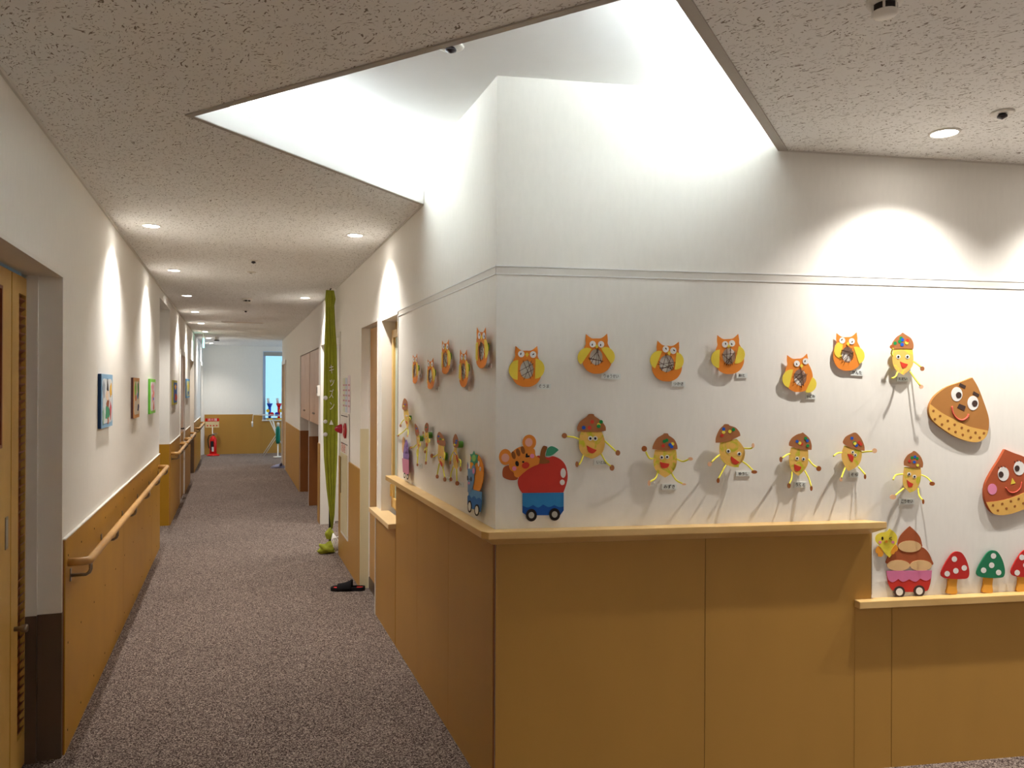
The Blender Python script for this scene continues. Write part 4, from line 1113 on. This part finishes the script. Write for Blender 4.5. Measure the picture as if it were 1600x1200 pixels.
# mouse cart on the corridor wall
mc = Art('mouse_cart_cutout', FR, 741, 757, .010, -math.radians(5), K2, 610, 610, 'blue mouse cutout pulling an orange, on the corridor wall by the corner', 'wall decoration')
P_MOU = paper((112, 150, 190), 'mouse_blue'); P_CIT = paper((232, 146, 38), 'citrus'); P_MB = paper((94, 152, 196), 'mouse_cart'); P_MN = paper((44, 106, 172), 'mouse_wave')
mc.part('orange', [(692, 640), (705, 595), (740, 565), (775, 570), (805, 605), (825, 670), (832, 740), (820, 830), (795, 898), (740, 885), (700, 800)], -.004, -.002, P_CIT)
mc.part('leaf', [(745, 540, 1), (755, 570), (783, 575, 1), (775, 610), (780, 650, 1), (760, 645), (748, 675, 1), (735, 645), (712, 640, 1), (722, 605), (710, 570, 1), (732, 568)], -.002, -.0005, P_LFG, False)
mc.oval('leaf_centre', 745, 605, 17, 30, -.0005, .0, paper((140, 196, 96), 'light_leaf'))
for x, y, a_, b_ in ((787, 655, 7, 25), (801, 702, 7, 20)): mc.oval('highlight', x, y, a_, b_, -.002, -.001, P_WH)
mc.part('mouse', [(690, 700), (672, 760), (668, 860), (676, 960), (690, 1010), (712, 1045), (760, 1065), (800, 1085), (812, 1010), (815, 910, 1), (760, 893), (735, 880), (740, 800), (745, 740), (730, 712)], -.002, .0, P_MB)
mc.part('head', [(690, 705), (672, 760), (668, 840), (690, 905), (715, 905), (738, 850), (748, 780), (735, 720), (712, 705)], .0, .001, P_MOU)
for x, y, a_ in ((679, 675, 15), (741, 712, 17)):
    e = mc.oval('ear', x, y, a_, 46, .0, .0015, P_MOU); mc.oval('inner_ear', x + 1, y + 8, a_ * .6, 26, .0015, .002, P_ROSE, parent=e)
for x, y in ((688, 783), (719, 792)): mc.oval('eye', x, y, 4.5, 22, .001, .0018, P_BK)
mc.oval('nose', 703, 793, 3, 6, .001, .0018, P_BK); mc.oval('cheek', 701, 828, 6, 12, .001, .0018, P_ROSE)
mc.part('wave', [(677, 960, 1), (700, 935), (722, 965, 1), (745, 945), (765, 975, 1), (790, 960), (813, 985, 1), (806, 1085, 1), (755, 1065), (700, 1045), (685, 1005)], .0, .0012, P_MN)
for x, y, a_, b_ in ((706, 1038, 17, 54), (770, 1070, 21, 52)):
    e = mc.oval('wheel', x, y, a_, b_, .0012, .003, P_BK); mc.oval('hub', x, y, a_ * .68, b_ * .72, .003, .0036, P_WH, parent=e)
# grape cart at the far end of the shelf
gc = Art('grape_cart_cutout', FR, 632, 715, .010, -math.radians(4), K2, 610, 610, 'purple grape cutout in a pink cart at the far end of the shelf', 'wall decoration')
P_GRP = paper((122, 98, 150), 'grape'); P_GPK = paper((196, 124, 150), 'grape_cart')
gc.part('tail', [(112, 415), (122, 430), (126, 500), (118, 560), (106, 540), (104, 460)], -.004, -.002, P_TAN)
gc.part('cluster', [(140, 440), (152, 470), (160, 540), (162, 620), (140, 640), (116, 620), (116, 540), (128, 470)], -.002, 0, P_GRP)
for i, (x, y) in enumerate(((138, 480), (130, 530), (148, 530), (126, 580), (142, 590), (156, 590))): gc.oval('grape', x, y, 9, 24, 0, .002, paper((140, 110, 168), 'grape_ball'))
gc.part('cart', [(104, 605), (165, 620), (166, 745), (150, 758), (112, 730)], .002, .003, P_GPK, False)
for x, y in ((125, 760), (152, 772)):
    e = gc.oval('wheel', x, y, 8, 24, .003, .004, P_BK); gc.oval('hub', x, y, 5, 14, .004, .0045, P_WH, parent=e)

# chestnut faces
K3 = 4.614
P_CH1 = paper((172, 118, 62), 'chestnut_tan'); P_CB = paper((222, 174, 92), 'chestnut_band'); P_CH2 = paper((172, 84, 50), 'chestnut_red'); P_DOT = paper((150, 92, 44), 'band_dot')
P_CORAL = paper((222, 98, 80), 'smile'); P_DK = paper((70, 52, 46), 'charcoal')
cn = Art('chestnut_face_cutout', FF, 1498, 640, .013, 0, K3, 1320, 560, 'light brown chestnut face cutout with eyebrows and smile, tilted, higher one', 'wall decoration', 'chestnut faces')
O1 = [(920, 138, 1), (962, 210), (1010, 335), (1038, 430), (1038, 500), (1020, 562), (980, 595), (915, 602), (800, 565), (690, 495), (630, 440), (608, 385), (618, 325), (660, 262), (740, 205), (840, 170)]
cn.part('face', O1, -.012, .0, P_CH1)
cn.part('band', [(617, 330, 1), (700, 392), (800, 445), (900, 492), (1033, 521, 1), (1018, 564), (980, 596), (915, 603), (800, 566), (690, 496), (630, 441), (608, 385)], .0, .0012, P_CB)
for x, y, px_, py_ in ((808, 258, 822, 265), (925, 322, 938, 325)):
    e = cn.oval('eye', x, y, 40, 52, .0, .0012, P_WH); cn.oval('pupil', px_, py_, 20, 23, .0012, .002, P_DK, parent=e)
cn.part('eyebrow', [(832, 177), (874, 198), (866, 219), (824, 198)], 0, .001, P_DK, False); cn.part('eyebrow', [(930, 236), (971, 260), (963, 280), (922, 258)], 0, .001, P_DK, False)
cn.part('nose', [(826, 327), (872, 345), (862, 380), (812, 355)], 0, .001, P_DK, False)
cn.stroke('mouth', [(772, 345), (780, 395), (812, 435), (850, 445), (882, 425), (892, 402)], .0035, .001, P_CORAL)
for x, y in ((640, 378), (650, 438), (688, 415), (701, 476), (743, 450), (752, 507), (793, 478), (799, 530), (844, 500), (851, 551), (891, 520), (908, 569), (943, 535), (973, 571), (1004, 539)): cn.oval('dot', x, y, 9, 9, .0012, .0018, P_DOT, n=10)
cn = Art('chestnut_face_cutout', FF, 1585, 755, .013, 0, K3, 1320, 560, 'reddish chestnut face cutout with lashes and yellow nose, lower right', 'wall decoration', 'chestnut faces')
cn.part('face', [(1155, 655, 1), (1110, 735), (1060, 815), (1018, 900), (1008, 980), (1022, 1050), (1060, 1108), (1110, 1128), (1190, 1122), (1290, 1088), (1380, 1050), (1440, 990), (1452, 910), (1425, 820), (1370, 760), (1290, 708), (1220, 682)], -.012, .0, P_CH2)
cn.part('band', [(1020, 1038, 1), (1150, 1020), (1290, 970), (1440, 890, 1), (1448, 960), (1395, 1040), (1290, 1089), (1190, 1123), (1110, 1129), (1060, 1109)], 0, .0012, P_CB)
for x, y, px_, py_ in ((1144, 833, 1127, 837), (1258, 792, 1243, 793)):
    e = cn.oval('eye', x, y, 40, 51, .0, .0012, P_WH); cn.oval('pupil', px_, py_, 18, 22, .0012, .002, P_DK, parent=e)
    for dx in (-30, -10, 12): cn.stroke('eyelash', [(x + dx, y - 50 + abs(dx) * .3), (x + dx - 5, y - 62 + abs(dx) * .3)], .0012, .001, P_DK)
cn.part('nose', [(1208, 862), (1232, 900), (1198, 908)], 0, .001, P_YE, False)
cn.oval('cheek', 1064, 943, 33, 40, 0, .001, P_ROSE); cn.oval('cheek', 1370, 850, 33, 40, 0, .001, P_ROSE)
cn.stroke('mouth', [(1160, 930), (1185, 962), (1228, 965), (1265, 935), (1276, 890)], .0022, .001, P_CORAL)
for x, y in ((1069, 1059), (1104, 1097), (1136, 1049), (1166, 1082), (1198, 1030), (1227, 1066), (1254, 1013), (1288, 1045), (1330, 990), (1350, 1025)): cn.oval('dot', x, y, 9, 9, .0012, .0018, P_DOT, n=10)

# chestnut cart, chick, toadstools (they stand on the low ledge)
K4 = 5.714
cc = Art('chestnut_cart_cutout', FF, 1420, 880, .006, 0, K4, 1320, 780, 'three chestnuts cutout in a red and pink cart on the low ledge', 'wall decoration')
P_NUT = paper((168, 88, 50), 'nut'); P_NB = paper((222, 184, 132), 'nut_base'); P_CPK = paper((214, 120, 160), 'cart_pink'); P_CRD = paper((198, 52, 42), 'cart_red')
cc.part('chestnut_pair', [(385, 580), (380, 530), (420, 455), (480, 430), (585, 425), (690, 428), (745, 475), (776, 540), (776, 590), (580, 600)], -.005, -.001, P_NUT)
cc.part('top_chestnut', [(580, 240, 1), (625, 280), (670, 335), (688, 395), (682, 430), (580, 450), (482, 425), (475, 375), (495, 325), (540, 275)], -.001, .0, P_NUT)
cc.oval('pale_base', 580, 422, 103, 52, .0, .001, P_NB); cc.oval('pale_base', 480, 592, 103, 48, -.001, .0008, P_NB); cc.oval('pale_base', 680, 592, 98, 48, -.001, .0008, P_NB)
cc.part('cart', [(374, 645, 1), (380, 720), (400, 780), (440, 820), (560, 828), (720, 822), (755, 780), (772, 700), (777, 640, 1)], .001, .002, P_CRD)
cc.part('scalloped_edge', [(372, 640, 1), (378, 680), (392, 722), (430, 742), (478, 712, 1), (520, 738), (576, 714, 1), (630, 738), (674, 708, 1), (725, 728), (768, 704), (778, 637, 1)], .002, .003, P_CPK)
for x, y in ((489, 828), (666, 820)):
    e = cc.oval('wheel', x, y, 50, 51, .002, .0045, P_DK); cc.oval('hub', x, y, 31, 33, .0045, .0052, P_WH, parent=e)
ck = Art('chick_cutout', FF, 1385, 848, .012, 0, K4, 1320, 780, 'winking yellow chick cutout peeking beside the three chestnuts', 'wall decoration')
P_CK = paper((236, 216, 72), 'chick'); P_WG = paper((236, 158, 50), 'chick_wing')
ck.part('body', [(400, 262, 1), (372, 290), (320, 300), (280, 325), (274, 370), (305, 410), (335, 450), (365, 490), (400, 522, 1), (428, 480), (440, 430), (466, 380), (466, 330), (440, 292)], -.001, 0, P_CK)
ck.part('wing', [(305, 420), (345, 475), (332, 512), (300, 510), (296, 488), (280, 478), (278, 450)], -.003, -.0012, P_WG); ck.part('wing', [(455, 405), (475, 435), (467, 462), (448, 470), (440, 488), (415, 490), (420, 450)], 0, .001, P_WG)
ck.oval('eye', 337, 350, 9, 16, 0, .0008, P_BK); ck.stroke('winking_eye', [(420, 337), (398, 351), (422, 365)], .0011, .0008, P_BK)
ck.oval('beak', 372, 378, 12, 13, 0, .0015, P_WG)
for x in (315, 430): ck.oval('cheek', x, 384, 14, 13, 0, .0008, P_ROSE)
CAPR = [(1010, 468), (1045, 480), (1080, 530), (1105, 600), (1112, 665), (1095, 705), (1040, 713), (960, 712), (890, 703), (862, 678), (866, 640), (900, 570), (945, 502), (978, 473)]
STR = [(930, 700, 1), (1008, 700, 1), (1000, 780), (1005, 835), (985, 848), (930, 845), (912, 832), (925, 770)]
P_MRD = paper((190, 44, 40), 'toadstool_red'); P_MGN = paper((36, 122, 84), 'toadstool_green'); P_ST = paper((222, 160, 62), 'toadstool_stem')
for nm, dx, dy, cap, spots, m, lab in (('red', 0, 0, CAPR, ((979, 535), (1067, 614), (992, 640), (915, 666)), P_MRD, 'red spotted toadstool cutout next to the chestnut cart'),
                                       ('green', 318, -10, [(p[0] + 318, p[1] - 10) for p in CAPR], ((1328, 507), (1312, 590), (1240, 635), (1374, 655)), P_MGN, 'green spotted toadstool cutout on the low ledge'),
                                       ('red', 625, -17, [(p[0] + 625, p[1] - 17) for p in CAPR], ((1582, 520), (1690, 597), (1617, 590), (1540, 657)), P_MRD, 'red toadstool cutout cut off by the right picture edge')):
    ms = Art('toadstool_cutout', FF, 1320 + (990 + dx) / K4, 780 + (660 + dy) / K4, .012, 0, K4, 1320, 780, lab, 'wall decoration', 'toadstools on the low ledge')
    ms.part('stem', [(p[0] + dx, p[1] + dy) + tuple(p[2:]) for p in STR], -.010, -.001, P_ST)
    ms.part('cap', cap, -.001, .004, m)
    for x, y in spots: ms.oval('spot', x, y, 24, 25, .004, .0046, P_WH)

# ------------------------------------------------------------------ banner by the doorway
bn = empty('banner', Matrix.Translation(pt(-.845, 7.30)) @ Matrix.Rotation(math.atan2(-NN.y, -NN.x), 4, 'Z'), 'long lime green cloth banner hanging by the doorway, tied at the floor', 'banner')
M['lime'] = mat('lime_cloth', (150, 156, 40), .85, var=.06, scale=12)


def cloth(profile, amp, m, name, parent, nx=22):
    """profile rows: (z, left, right, depth)"""
    bm = bmesh.new(); rows = []
    for z, l, r_, dd in profile:
        rows.append([bm.verts.new((l + (r_ - l) * i / nx, dd + amp * math.sin(i * 1.15 + z * .6) * (1 if i % 2 else .7), z)) for i in range(nx + 1)])
    for a, c in zip(rows, rows[1:]):
        for i in range(nx):
            f = bm.faces.new((a[i], a[i + 1], c[i + 1], c[i])); f.smooth = True
    me = D.meshes.new(name); bm.to_mesh(me); bm.free(); setmat(me, m); o = link(D.objects.new(name, me), parent)
    sd = o.modifiers.new('thick', 'SOLIDIFY'); sd.thickness = .0015
    return o


cloth([(2.43, -.035, .035, 0), (2.30, -.045, .035, 0), (2.1, -.05, .045, 0), (1.9, -.055, .06, 0), (1.5, -.06, .07, 0), (1.2, -.062, .072, 0), (.9, -.055, .068, 0), (.6, -.03, .055, 0), (.35, .0, .045, 0), (.22, .012, .028, 0)], .006, M['lime'], 'cloth', bn)
cloth([(2.44, -.042, .03, -.012), (2.36, -.05, .045, -.014), (2.28, -.045, .03, -.012)], .004, M['lime'], 'top_fold', bn)
yv = -.0125
for i, (ch_, z, x) in enumerate((('キ', 1.70, .0), ('ッ', 1.585, .005), ('ズ', 1.47, .0), ('ン', 1.36, .005))):
    lettering('lettering', ch_, .095, P_WH, bn, (x + .01, yv, z), width=.04, rot=(PI / 2, 0, 0))
plate_m = P_WH
for z, rr in ((1.44, .02), (1.22, .018), (1.10, .02)):
    mb = MB(); mb.lathe([(.001, 0), (rr, 0), (rr, .001), (.001, .001)], 16); o = mb.build('dot', P_WH, bn); o.location = (-.043, yv, z); o.rotation_euler = (PI / 2, 0, 0)
mb = MB(); mb.hexa([(-.01, -.014, 1.19), (.03, -.014, 1.19), (.03, -.0125, 1.19), (-.01, -.0125, 1.19), (.009, -.014, 1.235), (.011, -.014, 1.235), (.011, -.0125, 1.235), (.009, -.0125, 1.235)]); mb.build('triangle', P_WH, bn)


def lumpy(name, c, rx, ry, rz, seed, m, parent, tail=0):
    bm = bmesh.new(); bmesh.ops.create_icosphere(bm, subdivisions=3, radius=1); rn = random.Random(seed)
    dirs = [Vector((rn.gauss(0, 1), rn.gauss(0, 1), rn.gauss(0, 1))).normalized() for _ in range(9)]
    for v in bm.verts:
        k = 1 + .30 * sum(math.cos(7 * v.co.dot(d)) for d in dirs) / 4
        v.co = Vector((v.co.x * rx * k, v.co.y * ry * k, max(v.co.z * k, -.85) * rz)) + Vector(c)
    for f in bm.faces: f.smooth = True
    me = D.meshes.new(name); bm.to_mesh(me); bm.free(); setmat(me, m); return link(D.objects.new(name, me), parent)


lumpy('knot', (.0, -.01, .17), .035, .028, .05, 3, M['lime'], bn)
lumpy('gathered_end', (-.025, -.03, .045), .075, .05, .05, 5, M['lime'], bn)
mb = MB()
for k in range(4): mb.tube([(.03, -.03, .18), (.01 + k * .018, -.09, .13), (.03 + .012 * k, -.095, .07), (.05 + k * .01, -.08, .03)], .006, 6)
mb.tube([(.02, -.08, .14), (.07, -.09, .16), (.09, -.07, .11), (.04, -.08, .08)], .006, 6)
mb.build('white_cord', P_WH, bn)
bp_ = empty('banner_pole', Matrix.Translation(pt(-.86, 7.40)), 'thin dark pole behind the green banner reaching the ceiling', 'pole')
mb = MB(); mb.tube([(0, 0, 0), (0, 0, 2.47)], .011, 12); mb.build('pole', M['dark'], bp_)
mb = MB(); mb.tube([(0, 0, 2.455), (.03, -.05, 2.46), (.06, -.09, 2.45)], .006, 8); mb.build('hook', M['white'], bp_)
mb = MB(); mb.lathe([(.001, 0), (.03, 0), (.03, .012), (.013, .03), (.001, .03)], 20); mb.build('foot', M['dark'], bp_)

# ------------------------------------------------------------------ hydrant cabinet with alarm, papers, thermostat
hc = empty('hydrant_cabinet', FR.m(R(7.0), .24, .0), 'cream fire hydrant cabinet in the panelling under the red alarm lamp', 'cabinet')
mb = MB(); mb.box(0, .45, 0, 1.07, .005, .016); mb.build('frame', M['white'], hc)
mb = MB(); mb.box(.03, .42, .03, .72, .016, .022); mb.build('door', M['cream'], hc)
mb = MB(); mb.box(.045, .06, .36, .68, .022, .026); mb.build('handle_slot', M['black'], hc)
mb = MB(); mb.box(.02, .43, .805, .811, .016, .018); mb.box(.02, .43, 1.045, 1.051, .016, .018); mb.build('joint_line', M['dark'], hc)
lettering('lettering', '消火栓', .085, paper((206, 120, 100), 'faded_red'), hc, (.21, .765, .023), width=.26)
M['redglass'] = mat('red_alarm_glass', (120, 12, 28), .15, var=.03, emit=.06, ecol=(.8, .02, .06, 1))
al = empty('alarm_lamp', FR.m(R(6.93), 1.17, .018), 'red cone shaped alarm lamp sticking out of the right wall', 'alarm')
mb = MB(); mb.lathe([(.001, 0), (.042, 0), (.042, .01), (.038, .02), (.029, .042), (.015, .058), (.001, .064)], 28); mb.build('lens', M['redglass'], al)
ab = empty('alarm_button', FR.m(R(6.68), 1.165, .018), 'round red alarm button beside the cone lamp', 'alarm')
mb = MB(); mb.lathe([(.001, 0), (.066, 0), (.066, .010), (.054, .016), (.050, .010), (.001, .010)], 32); mb.build('housing', paper((170, 36, 40), 'alarm_red', .35), ab)
mb = MB(); mb.lathe([(.001, .010), (.026, .010), (.024, .017), (.001, .018)], 20); mb.build('button', paper((190, 120, 110), 'button_pale'), ab)
for i, (s0, s1, c, nm, lab) in enumerate(((6.52, 6.66, (226, 214, 220), 'poster_pink', 'small pale pink notice, right one of three above the alarm'), (6.70, 6.82, (206, 214, 226), 'poster_blue', 'small pale blue notice in the middle above the alarm'), (6.84, 6.98, (216, 220, 200), 'poster_green', 'small greenish notice, left one of three above the alarm'))):
    r = empty('notice', FR.m(R(s1), 1.32, .002), lab, 'notice', 'notices above the alarm')
    mb = MB(); mb.box(0, s1 - s0, 0, .30 if i else .32, 0, .0012); mb.build('sheet', paper(c, nm), r)
    mb = MB()
    for k in range(5): mb.box(.015, s1 - s0 - .02, .05 + k * .045, .065 + k * .045, .0012, .0018)
    mb.build('picture', paper((200, 150, 160), 'notice_print'), r)
th_ = empty('thermostat', FR.m(R(9.0), 1.5, .0), 'small white wall thermostat beyond the banner', 'thermostat')
mb = MB(); mb.box(-.03, .05, -.06, .06, 0, .028); mb.build('case', M['white'], th_); mb = MB(); mb.box(-.015, .035, -.03, .04, .028, .030); mb.build('screen', M['dark'], th_)

# ------------------------------------------------------------------ slippers


def slipper(p, ang, L, main, accent, lab, grp=None):
    Mx = Matrix.Translation(p) @ Matrix.Rotation(ang, 4, 'Z')
    r = empty('slipper', Mx, lab, 'slipper', grp)
    k = L / .26
    out = smooth([(-.13, 0), (-.115, .036), (-.05, .040), (.02, .046), (.08, .048), (.125, .028), (.132, 0), (.12, -.034), (.07, -.046), (.0, -.040), (-.06, -.036), (-.115, -.034)], 5)
    out = [(x * k, y * k) for x, y in out]
    plate('sole', out, 0, .018 * k, main, r)
    o = plate('rim', out, .018 * k, .027 * k, main, r, [[(x * .88, y * .84) for x, y in out]])
    for x0, x1, y0 in ((-.115, -.065, .012), (-.115, -.065, -.014), (.085, .112, .010), (.085, .112, -.014)):
        mb = MB(); mb.hexa([(x0 * k, (y0 - .008) * k, .0175 * k), (x1 * k, (y0 - .006) * k, .0175 * k), (x1 * k, (y0 + .006) * k, .0175 * k), (x0 * k, (y0 + .008) * k, .0175 * k),
                            (x0 * k, (y0 - .008) * k, .021 * k), (x1 * k, (y0 - .006) * k, .021 * k), (x1 * k, (y0 + .006) * k, .021 * k), (x0 * k, (y0 + .008) * k, .021 * k)])
        mb.build('insole_pad', accent, r)
    bm = bmesh.new(); rows = []
    for i in range(9):
        t = i / 8; x = -.03 + t * .11
        row = []
        for j in range(13):
            a = PI * j / 12
            hgt = (.075 - .036 * t) * (1 - .15 * math.sin(PI * t))
            row.append(bm.verts.new((x * k + .012 * k * math.cos(a) * (1 - t) * 0, .047 * math.cos(a) * k, .008 * k + hgt * math.sin(a) ** .8 * k)))
        rows.append(row)
    for a, c in zip(rows, rows[1:]):
        for j in range(12):
            f = bm.faces.new((a[j], a[j + 1], c[j + 1], c[j])); f.smooth = True
    me = D.meshes.new('strap'); bm.to_mesh(me); bm.free(); setmat(me, main); st = link(D.objects.new('strap', me), r)
    sd = st.modifiers.new('t', 'SOLIDIFY'); sd.thickness = .005 * k; sd.offset = 0
    mb = MB(); mb.hexa([(.0, -.049 * k, .03 * k), (.05 * k, -.049 * k, .022 * k), (.05 * k, -.046 * k, .026 * k), (.0, -.046 * k, .036 * k), (.0, -.0475 * k, .033 * k), (.05 * k, -.0475 * k, .024 * k), (.05 * k, -.045 * k, .028 * k), (.0, -.045 * k, .04 * k)])
    mb.build('strap_mark', accent, r)
    return r


M['rubber'] = mat('black_rubber', (24, 22, 24), .85, var=.1, scale=40, spec=.15); M['redpad'] = mat('red_pad', (226, 50, 48), .5)
M['bluegrey'] = mat('grey_blue_vinyl', (134, 140, 176), .55); M['bluedark'] = mat('dark_insole', (90, 96, 130), .6)
pz = Vector((0, 0, 0))


def fl(x, y):
    r = ray(x, y); t = -CAM_H / r.z; return Vector((r.x * t, r.y * t, 0))


q = fl(544, 922)
slipper(q, PI + .06, .255, M['rubber'], M['redpad'], 'black bath slipper with red pads lying alone on the carpet by the door')
q = fl(437, 730)
slipper(q, PI - .1, .27, M['bluegrey'], M['bluedark'], 'grey blue slipper at the corridor end, farther one', 'grey blue slippers')
slipper(q + Vector((.02, -.14, 0)), PI + .1, .27, M['bluegrey'], M['bluedark'], 'grey blue slipper at the corridor end, nearer one', 'grey blue slippers')

# ------------------------------------------------------------------ fire extinguisher and sign
p = fl(333, 712)
fe = empty('fire_extinguisher', Matrix.Translation(p), 'red fire extinguisher on a round red stand at the corridor end', 'extinguisher')
RED = paper((206, 28, 24), 'extinguisher_red', .3)
mb = MB(); mb.lathe([(.001, .02), (.07, .02), (.075, .04), (.075, .36), (.06, .40), (.025, .43), (.02, .45), (.001, .45)], 28); mb.build('cylinder', RED, fe)
mb = MB(); mb.lathe([(.001, 0), (.14, 0), (.14, .025), (.095, .03), (.085, .05), (.078, .05), (.078, .022), (.001, .022)], 28); mb.build('stand', RED, fe)
mb = MB(); mb.lathe([(.001, .45), (.022, .45), (.022, .49), (.001, .50)], 14); mb.tube([(-.01, 0, .49), (.09, .0, .50)], .008, 8); mb.tube([(-.01, 0, .485), (.08, 0, .46)], .008, 8); mb.build('valve_handle', M['steel'], fe)
mb = MB(); mb.tube([(-.02, 0, .47), (-.09, 0, .45), (-.12, 0, .36), (-.11, 0, .25), (-.085, 0, .16)], .010, 8); mb.build('hose', M['black'], fe)
mb = MB(); mb.box(-.03, .04, .13, .33, .074, .078, Fr((0, 0, 0), (1, 0, 0))); mb.build('label_sheet', M['black'], fe)
mb = MB(); mb.box(.0, .045, .10, .20, .0785, .081, Fr((0, 0, 0), (1, 0, 0))); mb.build('inspection_tag', P_WH, fe)
sg = empty('extinguisher_sign', Matrix.Translation(p + CD * .17) @ Matrix.Rotation(math.atan2(-NN.y, -NN.x), 4, 'Z'), 'white board with red header standing above the fire extinguisher', 'sign')
sz = CAM_H
mb = MB(); mb.hexa([(-.17, -.004, .62), (.12, -.004, .62), (.12, 0, .62), (-.17, 0, .62), (-.17, -.004, .83), (.12, -.004, .83), (.12, 0, .83), (-.17, 0, .83)]); mb.build('board', paper((216, 196, 150), 'sign_cream'), sg)
mb = MB(); mb.hexa([(-.17, -.007, .76), (.12, -.007, .76), (.12, -.004, .76), (-.17, -.004, .76), (-.17, -.007, .83), (.12, -.007, .83), (.12, -.004, .83), (-.17, -.004, .83)]); mb.build('header', RED, sg)
lettering('lettering', '消火器', .065, P_WH, sg, (-.025, -.0078, .795), width=.2, rot=(PI / 2, 0, 0))
lettering('pictogram_text', 'ー ー ー', .03, P_RD, sg, (-.025, -.005, .66), width=.2, rot=(PI / 2, 0, 0)) if False else None
mb = MB()
for k in range(4): mb.hexa([(-.14 + k * .065, -.0055, .65), (-.11 + k * .065, -.0055, .65), (-.11 + k * .065, -.004, .65), (-.14 + k * .065, -.004, .65), (-.14 + k * .065, -.0055, .68), (-.11 + k * .065, -.0055, .68), (-.11 + k * .065, -.004, .68), (-.14 + k * .065, -.004, .68)])
mb.build('pictogram', P_RD, sg)
mb = MB(); mb.tube([(-.02, .004, .0), (-.02, .004, .64)], .010, 10); mb.build('post', M['white'], sg)

# ------------------------------------------------------------------ drying rack, toys, bottle at the end bay
dr = empty('drying_rack', Matrix.Translation(pt(-.72, 17.9)), 'white folding drying rack below the end window', 'rack')
EX = -NN
def dp(a, c, z): return tuple(EX * a + CD * c + UP * z)
mb = MB()
for c in (0, .5):
    mb.tube([dp(-.08, c, .01), dp(.20, c, .45), dp(.05, c, .80)], .009, 8); mb.tube([dp(.45, c, .01), dp(.20, c, .45), dp(.12, c, .78)], .009, 8)
mb.build('frame', M['white'], dr)
mb = MB(); mb.tube([dp(-.30, 0, .93), dp(.1, 0, .90), dp(.75, 0, .88), dp(.75, .5, .88), dp(-.30, .5, .93), dp(-.30, 0, .93)], .007, 8)
for k in range(6): mb.tube([dp(-.2 + k * .15, 0, .92 - k * .008), dp(-.2 + k * .15, .5, .92 - k * .008)], .004, 6)
mb.build('top_rails', M['white'], dr)
mb = MB(); mb.tube([dp(-.31, 0, .93), dp(-.33, 0, .74)], .006, 8); mb.tube([dp(-.33, 0, .78), dp(-.33, 0, .66)], .018, 10); mb.build('hanging_clip', M['white'], dr)
sb = empty('spray_bottle', Matrix.Translation(pt(-.92, 17.6)), 'green detergent bottle with white cap hanging by the drying rack', 'bottle')
mb = MB(); mb.lathe([(.001, .30), (.035, .30), (.05, .36), (.05, .62), (.03, .68), (.001, .69)], 18); mb.build('bottle', paper((20, 120, 100), 'bottle_green', .3), sb)
mb = MB(); mb.lathe([(.001, .68), (.028, .68), (.03, .75), (.012, .77), (.001, .77)], 14); mb.build('cap', M['white'], sb)
mb = MB(); mb.lathe([(.001, 0), (.10, 0), (.10, .02), (.012, .03), (.012, .31), (.001, .31)], 18); mb.build('stand', M['white'], sb)
for i, (u, main, arm, nose, lab) in enumerate(((wp(FN, 421.5, 620)[0] - .14, (24, 70, 190), (214, 40, 50), (236, 196, 40), 'blue plastic toy tower with yellow base on the end window sill'), (wp(FN, 436, 620)[0] - .14, (214, 30, 40), (30, 60, 180), (236, 196, 40), 'red plastic toy tower with blue wheel on the end window sill'))):
    t = empty('toy_tower', FN.m(u + .14, .78, -.03), lab, 'toy', 'plastic toys on the sill')
    mb = MB(); mb.tube([(0, .0, 0), (0, .03, 0)], .07, 20); mb.build('base', paper(nose, 'toy_yellow', .35), t)
    mb = MB(); mb.tube([(0, .03, 0), (0, .30, 0)], .032, 14); mb.build('column', paper(main, 'toy_main%d' % i, .35), t)
    mb = MB(); mb.tube([(0, .30, 0), (0, .38, 0)], [.035, .07], 20); mb.build('funnel', paper(main, 'toy_main%d' % i, .35), t)
    mb = MB(); mb.tube([(.05 if i == 0 else -.05, .13, .02), (.05 if i == 0 else -.05, .13, .05)], .045, 20); mb.build('wheel', paper(arm, 'toy_arm%d' % i, .35), t)
    mb = MB(); mb.tube([(-.04 if i == 0 else .04, .21, .02), (-.04 if i == 0 else .04, .21, .05)], .038, 20); mb.build('gear', paper(nose, 'toy_yellow', .35), t)
    mb = MB(); mb.tube([(-.02, .38, 0), (-.04, .50, 0)], [.03, .03], 12); mb.build('scoop', P_WH, t)

# light into the side room and the end bay comes from lamps, the end window and an added glowing pane
